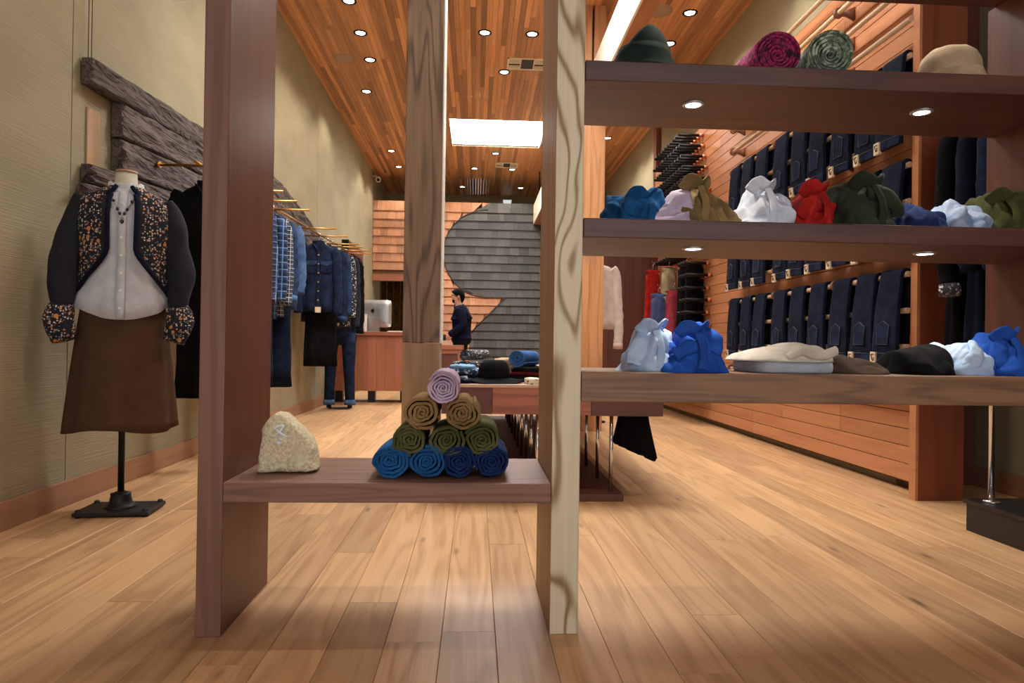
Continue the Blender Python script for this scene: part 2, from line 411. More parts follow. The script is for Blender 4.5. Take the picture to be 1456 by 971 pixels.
# fir cladding of the right wall: single boards
XB = 2.53
wc = struct(obj('wall_right_cladding', B(XB + .02, XR + .0, 3.70, 9.6, .05, 3.36), MT['subfloor']), 'horizontal fir board wall behind the jeans')
DZ = .205; DZ0 = .64
bm_cache = {}
z = .06; row = 0
while z < 3.34:
    z1 = min(z + DZ / 2, 3.38); y = 3.70
    rb = random.Random(row + 40)
    while y < 9.58:
        L = rb.choice((.9, 1.4, 1.9, 2.4)); y1 = min(y + L, 9.6)
        if y1 - y < .2: break
        o = obj('board', B(XB, XB + .02, y + .0015, y1 - .0015, z + .002, z1 - .002), MT['bank'], wc, bevel=.0025)
        y = y1
    z = z1; row += 1
# end panel of the cladding, return panel and notch
ep = thing('end_panel', 'tall reddish fir end panel finishing the jeans wall by the floor', 'panel', (2.57, 3.655, 0))
obj('face_panel', B(2.44, 2.70, 3.632, 3.68, 0, 3.42), MT['bankpost'], ep, bevel=.003)
obj('return_panel', B(2.62, 2.70, 3.68, 4.098, 0, 3.42), MT['darkwood'], ep)
obj('back_panel', B(2.701, XA - .001, 4.07, 4.099, 0, 3.42), MT['darkwood'], ep)
obj('edge_strip', B(2.425, 2.44, 3.634, 3.69, 0, 3.42), MT['bank'], ep)

# far shingled wall: cedar shingles with a big grey shingled emblem
SH = .165; CX, CZ, CR = .208, 2.62, .855
def edge_x(z, low):                      # where the grey emblem begins at height z
    if not low:
        q = CR ** 2 - (z - CZ) ** 2
        return CX - sqrt(q) if q > 0 else CX
    return max(-.12, .577 - (1.75 - z) * .97)
ws = struct(obj('wall_back', MB().box(-1.02, 2.61, YS, YS + .12, 0, 3.50).box(XL + .001, -1.02, YS, YS + .12, 2.18, 3.50), MT['subfloor']), 'cedar shingled wall at the back of the shop')
mural = tag(obj('shingle_emblem', MB().box(-.15, .7, YS - .012, YS - .002, .5, 1.7), MT['subfloor']), 'large grey shingle emblem of curved shape set in the cedar shingle wall', 'emblem')
def shingle_mesh(mat, nm):
    mb = MB(); mb.prism([(-.004, 0), (-.046, 0), (-.014, 1.0), (-.004, 1.0)], 'x', 0, 1); return mesh(nm, mb, mat)
sm_c, sm_g = shingle_mesh(MT['cedar'], 'cedar_shingle'), shingle_mesh(MT['slate'], 'grey_shingle')
rs = random.Random(5); z = .45; r = 0
cnt = [0, 0]
while z < 3.46:
    x = -2.0 if z > 2.2 else -1.0
    x += rs.random() * -.06
    while x < 1.45:
        w = rs.uniform(.09, .25)
        xa, xb = max(x, (XL + .005) if z > 2.2 else -1.0), x + w
        low = z + SH / 2 < 1.75; b0, b1 = edge_x(z, low), edge_x(z + SH, low); H = SH + .03; b1 = b0 + (b1 - b0) * H / SH
        for dark in (False, True):
            l0, l1, r0_, r1_ = (max(xa, b0), max(xa, b1), xb, xb) if dark else (xa, xa, min(xb, b0), min(xb, b1))
            if r0_ - l0 < .012 and r1_ - l1 < .012: continue
            par, sm_, nm_, yy = (mural, sm_g, 'grey_shingle', YS - .010) if dark else (ws, sm_c, 'cedar_shingle', YS)
            if l0 == l1 and r0_ == r1_:
                o = link(nm_, sm_, par, (l0 + .002, yy, z)); o.scale = (r0_ - l0 - .004, 1, H)
            else:                            # a shingle sawn along the emblem's outline
                r0_, r1_ = max(r0_, l0 + .001), max(r1_, l1 + .001)
                mb = MB().loft([[(l0, yy - .004, z), (r0_, yy - .004, z), (r0_, yy - .046, z), (l0, yy - .046, z)], [(l1, yy - .004, z + H), (r1_, yy - .004, z + H), (r1_, yy - .014, z + H), (l1, yy - .014, z + H)]], True, False)
                obj(nm_, mb, MT['slate'] if dark else MT['cedar'], par)
            cnt[1 if dark else 0] += 1
        x += w
    z += SH; r += 1
# lower boarded edge of the bulkhead over the passage, with its downlight
struct(obj('trim_2', B(XL + .002, -.98, YS - .035, YS + .1, 2.05, 2.18), MT['counter_top'], bevel=.003), 'wooden bottom edge of the shingled bulkhead')
# smooth rim of the emblem
mb = MB(); pts = [(CX + CR * cos(a), CZ + CR * sin(a)) for a in [pi / 2 + pi * i / 40 for i in range(41)]] + [(.577, 1.765), (-.12, 1.04)]
mb.tube([(p[0], YS - .05, p[1]) for p in pts], .012, 6)
obj('emblem_rim', mb, MT['darkgrey'], mural)
# passage behind the bulkhead: brown curtain
cu = thing('curtain', 'brown curtain in the passage under the shingled bulkhead', 'curtain', (-1.5, 14.6, 0))
mb = MB().grid(lambda u, v: (-2.0 + u * 1.0, 14.6 + .05 * sin(u * 44) + .02 * sin(u * 91), v * 2.6), 90, 4)
obj('curtain_cloth', mb, fabric('brown_curtain', rgb(126, 98, 58), rgb(90, 66, 38)), cu, solid=.006)
obj('curtain_rod', MB().tube([(-2.0, 14.6, 2.62), (-.95, 14.6, 2.62)], .014), MT['black'], cu)

# dark fitting-room partition at the far right
fp = thing('fitting_room_partition', 'dark reddish board partition behind the hanging dresses', 'partition', (1.9, 9.35, 0))
for i in range(12): obj('partition_board', B(1.13 + i * .115, 1.13 + (i + 1) * .115 - .002, 9.32, 9.36, 0, 2.16), MT['darkwood'], fp)

# ================================================================== CEILING FITTINGS
spot_d = bpy.data.lights.new('downlight_spot', 'SPOT'); spot_d.energy = P_SPOT; spot_d.color = WARM; spot_d.spot_size = radians(118); spot_d.spot_blend = .55; spot_d.shadow_soft_size = .03
def make_downlight():
    t = thing('downlight', 'small round recessed downlight with dark rim in slat ceiling', 'downlight', (0, 0, 0), 0, 'recessed downlights in the slat ceiling')
    mb = MB(); mb.loft([[(r * cos(2 * pi * j / 20), r * sin(2 * pi * j / 20), z) for j in range(20)] for r, z in ((.074, .0), (.074, -.008), (.058, -.010), (.05, .0))], False)
    obj('rim', mb, MT['black'], t, local=True)
    obj('lens', MB().rev([(.05, -.002), (.05, -.004), (.03, -.0055)], seg=16), MT['glow'], t, local=True)
    s = bpy.data.objects.new('lamp', spot_d); COL.objects.link(s); s.parent = t; s.location = (0, 0, -.03)
    return t
DL = [(-1.278, 6.709), (-1.28, 7.391), (-1.284, 8.083), (-1.485, 9.098), (-1.497, 11.868), (-1.486, 12.907), (0.052, 7.274), (0.56, 7.264), (0.304, 8.304),
      (0.304, 11.838), (-0.063, 12.889), (0.647, 12.88), (-0.319, 14.408), (0.908, 14.374), (2.085, 6.672), (2.078, 7.364), (1.613, 7.528), (2.066, 10.103), (2.057, 10.781),
      (-1.0, 5.6), (.05, 6.0), (2.05, 5.3), (2.05, 4.0), (.30, 2.62), (1.15, 2.62), (-.55, 2.62)]
dl0 = make_downlight(); dl0.location = (DL[0][0], DL[0][1], ZC)
for x, y in DL[1:]: dup(dl0, (x, y, ZC))
def ceiling_speaker(x, y, lab):
    t = thing('ceiling_speaker', lab, 'speaker', (x, y, ZC))
    obj('grille', MB().rev([(.118, 0), (.118, -.006), (.10, -.011), (.02, -.013)], (x, y, ZC), 32), MT['grey_disc'], t)
    mb = MB(); mb.loft([[(x + r * cos(2 * pi * j / 32), y + r * sin(2 * pi * j / 32), ZC + z) for j in range(32)] for r, z in ((.128, 0), (.128, -.007), (.118, -.008), (.118, 0))], False)
    obj('rim', mb, MT['grey_disc'], t)
ceiling_speaker(-1.586, 8.075, 'flat round ceiling speaker above the left clothes rack')
ceiling_speaker(1.775, 6.655, 'flat round ceiling speaker beside the long beam')
def ceiling_vent(x0, x1, y0, y1, lab):
    t = thing('ceiling_vent', lab, 'vent', ((x0 + x1) / 2, (y0 + y1) / 2, ZC))
    mb = MB(); w = .018; z0, z1 = ZC - .012, ZC
    for q in ((x0, x1, y0, y0 + w), (x0, x1, y1 - w, y1), (x0, x0 + w, y0, y1), (x1 - w, x1, y0, y1)): mb.box(*q, z0, z1)
    for k in (1, 2): mb.box(x0 + (x1 - x0) * k / 3 - .006, x0 + (x1 - x0) * k / 3 + .006, y0, y1, z0, z1)
    obj('frame', mb, MT['cream'], t)
    obj('back', B(x0 + .01, x1 - .01, y0 + .01, y1 - .01, ZC - .003, ZC - .001), MT['darkgrey'], t)
    n = 8
    for k in range(n):
        if k == n // 2: continue
        yy = y0 + w + (y1 - y0 - 2 * w) * (k + .5) / n
        obj('slat', B(x0 + w, x0 + (x1 - x0) / 3, yy - .009, yy + .007, z0 + .001, z0 + .006), MT['cream'], t)
        obj('slat', B(x0 + (x1 - x0) * 2 / 3, x1 - w, yy - .009, yy + .007, z0 + .001, z0 + .006), MT['cream'], t)
ceiling_vent(.328, .80, 7.88, 8.20, 'cream air vent in the ceiling near the two middle downlights')
ceiling_vent(.325, .735, 12.42, 12.75, 'cream air vent in the ceiling behind the bright skylight')
sc_ = thing('security_camera', 'small white security camera on the left wall under the ceiling', 'security camera', (-1.93, 13.3, 3.98))
obj('mount', MB().tube([(-2.02, 13.3, 4.06), (-1.96, 13.3, 4.06), (-1.92, 13.28, 4.02)], .018), MT['white'], sc_)
cb = obj('camera_body', MB().tube([(-1.93, 13.36, 4.04), (-1.90, 13.16, 3.96)], [.045, .05], 14), MT['white'], sc_)
obj('camera_lens', MB().tube([(-1.9, 13.162, 3.962), (-1.899, 13.152, 3.958)], .032, 12), MT['black'], cb)
es = thing('wall_sign', 'small lit white square sign on the end wall above the grey shingles', 'sign', (.66, YE - .02, 4.0))
obj('sign_plate', B(.56, .765, YE - .03, YE - .0, 3.88, 4.08), MT['white'], es, bevel=.004)
obj('sign_face', B(.575, .75, YE - .034, YE - .03, 3.895, 4.065), plain('pale_sign_face', rgb(222, 232, 236), .4, var=.02, emit=.8), es)
ho = thing('wall_hook', 'small dark bracket on the end wall beside the white square sign', 'bracket', (.05, YE - .02, 3.98))
obj('hook_stem', MB().tube([(.05, YE, 4.02), (.05, YE - .04, 4.02), (.05, YE - .05, 3.9)], .012), MT['black'], ho)

# beam carried by the fir column; cream fascia paints skylight glare on wood
bmT = thing('ceiling_beam', 'long wooden beam with skylight glare painted cream on its fascia, running over the fir column', 'beam', (1.16, 8, 3.22))
obj('fascia', B(1.10, 1.118, 2.4, YS - .04, 3.21, 3.58), MT['cream'], bmT)
obj('beam_core', B(1.118, 1.24, 2.4, YS - .04, 3.21, 3.58), MT['bank'], bmT)
for yy in (3.2, 6.72, 10.0, 13.0): obj('hanger_rod', MB().tube([(1.18, yy, 3.58), (1.18, yy, ZC + .02)], .012), MT['black'], bmT)
c3 = thing('wooden_column', 'light orange fir column standing right of the display table', 'column', (1.13, 6.72, 0))
obj('shaft', B(1.02, 1.098, 6.60, 6.86, 0, ZC), MT['fir'], c3, bevel=.004)
obj('shaft', B(1.098, 1.24, 6.60, 6.86, 0, 3.209), MT['fir'], c3, bevel=.004)
obj('shaft', B(1.118, 1.24, 6.60, 6.86, 3.582, ZC), MT['fir'], c3, bevel=.004)
c2 = thing('wooden_column', 'grey-brown elm column with a lighter lower block behind the fabric pyramid', 'column', (-.315, 4.15, 0))
obj('shaft', B(-.424, -.21, 4.0, 4.3, .832, ZC), MT['elm'], c2, bevel=.003)
obj('lower_block', B(-.424, -.21, 4.0, 4.3, 0, .829), MT['elm_low'], c2, bevel=.003)
obj('painted_lit_edge', B(-.2095, -.203, 4.02, 4.28, .832, ZC), MT['white'], c2)  # white strip paints in the light on the shaft's right face
# ================================================================== SHELVING UNIT
def fbox(x0, x1, y0, y1, z0, z1):
    mb = B(x0, x1, y0, y1, z0, z1); mb.m[2] = 1; return mb
un = thing('shelving_unit', 'walnut and ash shelving unit standing across the shop with bench shelf and long shelves', 'shelving unit', (.3, YF, 0))
UT = ZC - .001
obj('upright', fbox(-.765, -.695, YF, YB, 0, UT), [MT['walnut'], MT['walnut_daylit_edge']], un, bevel=.003)['label'] = 'walnut upright'
obj('upright', fbox(.222, .303, YF, YB, 0, UT), [MT['ash_side'], MT['ash']], un, bevel=.003)['label'] = 'pale ash upright with bold wavy grain'
obj('upright', fbox(2.62, 2.70, YF, YB, 0, UT), [MT['walnut'], MT['walnut_daylit_edge']], un, bevel=.003)
obj('divider', fbox(1.835, 1.90, YF + .002, YB, .752, 2.052), [MT['walnut'], MT['walnut_daylit_edge']], un, bevel=.003)
obj('bench_shelf', fbox(-.694, .221, YF - .004, YB - .005, .374, .43), [MT['walnut_face'], MT['walnut_face']], un, bevel=.003)
sh_low = obj('shelf', fbox(.304, 2.619, YF - .002, YB, .663, .748), [MT['walnut_pale'], MT['walnut_pale']], un, bevel=.003)
sh_mid = obj('shelf', fbox(.304, 2.619, YF - .002, YB - .03, 1.134, 1.19), [MT['walnut_x'], MT['walnut_x']], un, bevel=.003)
sh_top = obj('shelf', fbox(.304, 2.619, YF - .002, YB - .03, 1.585, 1.643), [MT['walnut_x'], MT['walnut_x']], un, bevel=.003)
sh_hi = obj('shelf', fbox(.304, 2.619, YF - .002, YB - .03, 2.053, 2.11), [MT['walnut_x'], MT['walnut_x']], un, bevel=.003)
pk_d = bpy.data.lights.new('puck_spot', 'SPOT'); pk_d.energy = P_PUCK; pk_d.color = (1, .92, .8); pk_d.spot_size = radians(130); pk_d.spot_blend = .7; pk_d.shadow_soft_size = .03
for shf, zz, xs in ((sh_top, 1.585, (.67, 1.41, 2.2)), (sh_mid, 1.134, (.675, 1.425, 2.2)), (sh_hi, 2.053, (.67, 1.41, 2.2))):
    for x in xs:
        y = 2.10
        mb = MB(); mb.loft([[(x + r * cos(2 * pi * j / 24), y + r * sin(2 * pi * j / 24), zz + z) for j in range(24)] for r, z in ((.034, 0), (.034, -.004), (.024, -.005), (.023, 0))], False)
        obj('puck_rim', mb, MT['alu'], shf)
        obj('puck_lens', MB().rev([(.0235, -.001), (.0235, -.004), (.01, -.005)], (x, y, zz), 20), MT['glow'], shf)
        s = bpy.data.objects.new('puck_lamp', pk_d); COL.objects.link(s); s.parent = un; s.location = Vector((x, y, zz - .012)) - un.location

# ================================================================== CLOTH ON THE SHELVES
def prof(pts, x):
    for (a, ha), (b, hb) in zip(pts, pts[1:]):
        if a <= x <= b:
            t = (x - a) / (b - a); t = t * t * (3 - 2 * t); return ha + (hb - ha) * t
    return pts[0][1] if x < pts[0][0] else pts[-1][1]
def fold(p, s, fr):
    """long cloth folds with sharp creases, each garment with its own run of folds"""
    an = .9 * sin(s * 2.3); c, sn = cos(an), sin(an)
    x, y, z = p; q = Vector(((x * c + z * sn), y * .75, (-x * sn + z * c) * .38)) * fr + Vector((s * 3.1, s * 1.7, s * 5.3))
    w = noise.noise_vector(q * .55) * 1.1
    r1 = 1 - min(1, abs(noise.noise(q + w)) * 2.0)
    q2 = Vector(((x * sn - z * c) * .5, y, (x * c + z * sn))) * fr * 1.5 + Vector((s, 4.0, s * 2))
    r2 = (1 - min(1, abs(noise.noise(q2 + w)) * 2.4)) ** 1.5
    d = noise.voronoi(q * .8 + w * .5)[0]; cr = min(.45, d[1] - d[0])
    return (r1 ** 1.4 - .42) * 1.0 - (r2 - .35) * .45 + (cr - .2) * 1.5 + .4 * noise.noise(q * .5)
def heap_mb(cx, cy, z0, w, d, pts, seed, amp=.020, fr=13.0, na=132, nt=52, skew=0.0):
    """a crumpled garment: footprint w by d, its front outline given by pts (x in -1..1, height in metres)"""
    rings = []
    for i in range(nt + 1):
        t = i / nt; ring = []
        for j in range(na):
            a = 2 * pi * j / na
            c, s = cos(a), sin(a)
            k = (abs(c) ** 2.6 + abs(s) ** 2.6) ** (-1 / 2.6)
            edge = 1 + .10 * nz(c * 1.6 + seed, s * 1.6, seed * .7)
            ux, uy = c * k * t * edge, s * k * t * edge
            h = prof(pts, max(-1, min(1, ux))) * max(0.0, 1 - abs(uy) ** 2.2) ** .5 * max(0.0, 1 - t ** 7) ** .5
            x, y, z = ux * w / 2 + skew * h, uy * d / 2, h
            f = fold((x, y, z), seed, fr) * amp * min(1.0, (h / .03))
            nx, ny = ux * .7, uy
            x += nx * f * 1.1; y += ny * f * 1.4; z = max(0.0, z + f * (.9 - .5 * t))
            ring.append((cx + x, cy + y, z0 + z + (.0005 if t < 1 else 0)))
        rings.append(ring)
    mb = MB(); b = len(mb.v)
    mb.loft(rings[1:], False)
    c = len(mb.v); mb.v.append(tuple(sum((Vector(p) for p in rings[1]), Vector()) / na))
    for j in range(na): mb.face((c, b + (j + 1) % na, b + j), True)
    e = b + (nt - 1) * na; mb.face([e + j for j in range(na)], False)
    return mb
def sleeve_mb(pts, rad, seed, flat=.45, amp=.006):
    """soft flattened tube lying over a pile"""
    pv = [Vector(p) for p in pts]; out = []; n = 26
    for i in range(n + 1):
        u = i / n * (len(pv) - 1); k = min(int(u), len(pv) - 2); t = u - k
        p0 = pv[max(k - 1, 0)]; p1 = pv[k]; p2 = pv[k + 1]; p3 = pv[min(k + 2, len(pv) - 1)]
        out.append(.5 * ((2 * p1) + (p2 - p0) * t + (2 * p0 - 5 * p1 + 4 * p2 - p3) * t * t + (3 * p1 - p0 - 3 * p2 + p3) * t ** 3))
    rr_ = [rad[0] + (rad[1] - rad[0]) * i / n for i in range(n + 1)]
    rr_[0] *= .6
    mb = MB(); mb.tube(out, rr_, 16, True, 0, (flat, (0, 1, 0)))
    mb.v = [tuple(Vector(v) + Vector((nz(v[0] * 40 + seed, v[1] * 40, v[2] * 40), nz(v[1] * 40, v[2] * 40 + seed, v[0] * 40), nz(v[2] * 45, v[0] * 45, v[1] * 45 + seed))) * amp) for v in mb.v]
    return mb
CY = 2.135
def pile(name, label, cat, mat, x0, x1, z0, pts, seed, d=.26, cy=CY, sleeves=(), amp=.020, fr=13.0, skew=0.0, collar=None, group=None):
    cx = (x0 + x1) / 2
    if z0 > 1: pts = [(a, h * 1.27) for a, h in pts]
    t = thing(name, label, cat, (cx, cy, z0), 0, group)
    obj('cloth_body', heap_mb(cx, cy, z0, x1 - x0, d, pts, seed, amp, fr, skew=skew), mat, t)
    for i, (sp, sr) in enumerate(sleeves):
        obj('sleeve', sleeve_mb([(cx + p[0], cy + p[1], z0 + p[2]) for p in sp], sr, seed + i), mat, t)
    if collar:
        ux, w2, hh = collar                                   # turned collar: a soft ribbon standing on the pile
        hx = cx + ux * (x1 - x0) / 2; top = z0 + prof(pts, ux)
        obj('collar', sleeve_mb([(hx - w2, cy - .075, top - .030), (hx - w2 * .6, cy - .10, top - .004), (hx, cy - .095, top - .018), (hx + w2 * .6, cy - .07, top + .002), (hx + w2, cy - .02, top - .012)], (hh, hh * .8), seed + 5, .22, .004), mat, t)
        obj('placket', sleeve_mb([(hx, cy - .098, top - .022), (hx + w2 * .25, cy - .118, top * .5 + z0 * .5), (hx + w2 * .1, cy - .128, z0 + .012)], (.011, .012), seed + 6, .3, .002), mat, t)
    return t
Z1, Z2, Z3 = .748, 1.19, 1.643
fb = lambda n, a, b=None: fabric(n, rgb(*a), rgb(*b) if b else None)
mBlue = fb('teal_blue_cotton', (34, 96, 150), (22, 70, 116)); mLilac = fb('lilac_cotton', (206, 188, 210)); mKhaki = fb('khaki_cotton', (146, 122, 80), (112, 92, 58))
mWhite = fb('white_cotton', (232, 236, 244), (206, 216, 234)); mRed = fb('red_cotton', (186, 40, 36), (140, 24, 24)); mDG = fb('dark_green_cotton', (56, 64, 48), (40, 46, 34))
mNavy = fb('navy_cotton', (36, 54, 98), (26, 38, 74)); mGB = fb('grey_blue_cotton', (176, 188, 208), (120, 140, 172)); mOl = fb('olive_cotton', (84, 86, 50), (58, 60, 34))
mRoyal = fb('royal_blue_cotton', (48, 100, 200), (34, 74, 160)); mCream = fb('cream_knit', (222, 212, 198), (196, 186, 172)); mGrey = fb('pale_grey_knit', (190, 196, 206)); mBrown = fb('brown_wool', (98, 80, 68), (74, 60, 50))
mIce = fb('ice_blue_cotton', (198, 218, 244), (168, 194, 230))
# middle shelf
pile('crumpled_shirt', 'crumpled teal blue shirt on the middle shelf beside the ash upright', 'shirt', mBlue, .375, .585, Z2, [(-1, .01), (-.8, .055), (-.55, .08), (-.1, .075), (.2, .08), (.62, .10), (.85, .09), (1, .0)], 1, collar=(.3, .05, .02),
     sleeves=[([(-.02, -.11, .02), (-.01, -.11, .06), (.03, -.06, .085), (.09, -.02, .085)], (.028, .03))])
pile('crumpled_shirt', 'lilac shirt squeezed between the teal and khaki shirts', 'shirt', mLilac, .50, .66, Z2, [(-1, .0), (-.6, .03), (-.1, .06), (.3, .085), (.7, .09), (1, .02)], 2, d=.22, cy=2.10)
pile('crumpled_shirt', 'crumpled khaki shirt with raised collar on the middle shelf', 'shirt', mKhaki, .56, .80, Z2, [(-1, .02), (-.6, .06), (-.25, .085), (-.05, .115), (.15, .095), (.5, .065), (.8, .03), (1, .0)], 3, collar=(-.05, .045, .022),
     sleeves=[([(.0, -.10, .08), (.05, -.08, .075), (.09, -.06, .05), (.135, -.04, .012)], (.022, .026))])
pile('crumpled_shirt', 'crumpled white shirt on the middle shelf beside the red one', 'shirt', mWhite, .80, .985, Z2, [(-1, .0), (-.6, .06), (-.35, .10), (-.05, .115), (.2, .075), (.5, .10), (.75, .095), (1, .02)], 4, collar=(-.1, .045, .02))
pile('crumpled_shirt', 'bright red shirt crumpled on the middle shelf', 'shirt', mRed, .945, 1.12, Z2, [(-1, .03), (-.7, .06), (-.2, .09), (.15, .11), (.55, .105), (.9, .09), (1, .04)], 5, collar=(.2, .05, .02),
     sleeves=[([(-.05, -.11, .03), (-.02, -.10, .07), (.03, -.08, .085), (.06, -.02, .1)], (.024, .03))])
pile('crumpled_jacket', 'dark green jacket heaped on the middle shelf beside the red shirt', 'jacket', mDG, 1.085, 1.32, Z2, [(-1, .0), (-.8, .05), (-.55, .12), (-.2, .13), (.1, .13), (.5, .10), (.8, .06), (1, .02)], 6, collar=(.15, .06, .024), amp=.018, fr=10,
     sleeves=[([(.0, -.09, .12), (.05, -.09, .115), (.10, -.08, .08), (.11, -.07, .05)], (.026, .024))])
pile('crumpled_shirt', 'navy blue shirt crumpled on the middle shelf under the dark coats', 'shirt', mNavy, 1.305, 1.485, Z2, [(-1, .0), (-.7, .05), (-.3, .085), (0, .07), (.4, .055), (.8, .06), (1, .02)], 7)
pile('crumpled_shirt', 'pale grey-blue shirt crumpled on the middle shelf beside the olive one', 'shirt', mGB, 1.445, 1.605, Z2, [(-1, .0), (-.6, .05), (-.25, .08), (.2, .075), (.7, .07), (1, .02)], 8,
     sleeves=[([(.03, -.1, .015), (.04, -.1, .045), (.02, -.06, .07)], (.024, .022))])
pile('crumpled_shirt', 'olive shirt crumpled on the middle shelf against the divider', 'shirt', mOl, 1.575, 1.785, Z2, [(-1, .0), (-.75, .05), (-.5, .105), (-.1, .10), (.3, .105), (.75, .11), (.95, .095), (1, .06)], 9, collar=(-.3, .045, .022))
# lower shelf
pile('crumpled_shirt', 'white shirt heaped high on the lower shelf beside the royal blue one', 'shirt', mIce, .45, .63, Z1, [(-1, .0), (-.7, .05), (-.3, .12), (.0, .15), (.3, .135), (.7, .12), (1, .03)], 11, collar=(.05, .045, .022), amp=.021,
     sleeves=[([(-.06, -.1, .02), (-.05, -.1, .06), (-.02, -.08, .10), (.02, -.03, .13)], (.03, .035))])
pile('crumpled_shirt', 'royal blue shirt heaped on the lower shelf beside the white heap', 'shirt', mRoyal, .54, .775, Z1, [(-1, .0), (-.75, .05), (-.4, .09), (-.15, .14), (.2, .145), (.5, .11), (.65, .09), (.8, .03), (1, .012)], 12, collar=(.0, .05, .022), d=.24, cy=2.09, amp=.021,
     sleeves=[([(-.07, -.10, .05), (-.03, -.10, .075), (.01, -.09, .08)], (.02, .02)), ([(.05, -.09, .06), (.06, -.08, .1), (.02, -.03, .13)], (.024, .03))])
# folded knits
def folded(name, label, cat, layers, x0, x1, z0, cy, d, seed, group=None):
    """layers: (material, thickness, left inset, right inset, opening step)"""
    t = thing(name, label, cat, ((x0 + x1) / 2, cy, z0), 0, group); z = z0
    for i, (mat, th, li, ri) in enumerate(layers):
        a, b = x0 + li, x1 - ri; cx, w = (a + b) / 2, (b - a)
        rings = []
        for k in range(17):
            ph = -pi / 2 + pi * k / 16
            sx = 1 - (1 - abs(cos(ph)) ** .45) * .09; sy = 1 - (1 - abs(cos(ph)) ** .45) * .14
            if k in (0, 16): sx *= .93; sy *= .9
            ring = []
            for j in range(72):
                an = 2 * pi * j / 72; c, s = cos(an), sin(an)
                kk = (abs(c) ** 5 + abs(s) ** 5) ** (-1 / 5)
                X = c * kk * w / 2 * sx; Y = s * kk * d / 2 * sy
                wob = .010 * nz(X * 14 + seed * 3 + i, Y * 14, i * 2.0) + .004 * nz(X * 50 + seed, Y * 50, k * .6)
                sag = -.35 * th * max(0, (abs(X) / (w / 2)) - .5) * (1 if i else .2)
                ring.append((cx + X + .3 * wob, cy + Y + .4 * wob, max(z0, z + th / 2 + th / 2 * sin(ph) + (wob + sag) * (k / 16 if i == 0 else 1) * (1 if i or k > 8 else .3))))
            rings.append(ring)
        mb = MB(); mb.loft(rings, False)
        for e, q in ((0, -1), (16 * 72, 1)):
            c0 = len(mb.v); mb.v.append(tuple(sum((Vector(p) for p in rings[0 if q < 0 else 16]), Vector()) / 72))
            for j in range(72): mb.face((c0, e + j, e + (j + 1) % 72), True)
        obj('folded_layer', mb, mat, t); z += th * .92
    return t
fsw = folded('folded_sweater', 'cream sweater folded over pale grey lining on the lower shelf', 'sweater', [(mGrey, .042, .03, .03)], .822, 1.13, Z1, CY, .27, 1)
obj('folded_layer', heap_mb(.972, CY - .005, Z1 + .036, .315, .285, [(-1, .018), (-.8, .03), (-.3, .045), (.15, .058), (.6, .05), (.85, .035), (1, .02)], 21, .006, 8), mCream, fsw)
obj('turned_edge', sleeve_mb([(.93, 1.995, Z1 + .05), (.98, 1.99, Z1 + .066), (1.03, 1.99, Z1 + .055), (1.085, 2.0, Z1 + .072)], (.012, .016), 3, .6, .003), mCream, fsw)
pile('crumpled_sweater', 'brown wool sweater slumped on the lower shelf beside the cream sweater', 'sweater', mBrown, 1.09, 1.30, Z1, [(-1, .05), (-.5, .062), (0, .05), (.35, .042), (.7, .03), (1, .005)], 14, d=.25, amp=.012, fr=9)
pile('crumpled_sweater', 'black sweater slumped on the lower shelf under the dark coats', 'sweater', MT['blackcloth'], 1.32, 1.505, Z1, [(-1, .02), (-.7, .07), (-.1, .085), (.5, .095), (.9, .08), (1, .03)], 15, amp=.013, fr=9)
pile('crumpled_shirt', 'ice blue and white shirt bundled on the lower shelf beside the black sweater', 'shirt', mIce, 1.458, 1.622, Z1, [(-1, .01), (-.7, .06), (-.2, .10), (.3, .10), (.8, .09), (1, .03)], 16, amp=.021,
     sleeves=[([(-.03, -.11, .02), (.0, -.11, .06), (.03, -.07, .09)], (.026, .028))])
pile('crumpled_shirt', 'royal blue shirt heaped on the lower shelf below the divider', 'shirt', mRoyal, 1.58, 1.80, Z1, [(-1, .01), (-.8, .05), (-.45, .10), (-.2, .14), (.1, .135), (.5, .09), (.85, .05), (1, .01)], 17, collar=(-.2, .05, .022), amp=.021,
     sleeves=[([(-.05, -.1, .03), (-.06, -.09, .08), (-.01, -.05, .13), (.04, -.02, .12)], (.026, .03))])
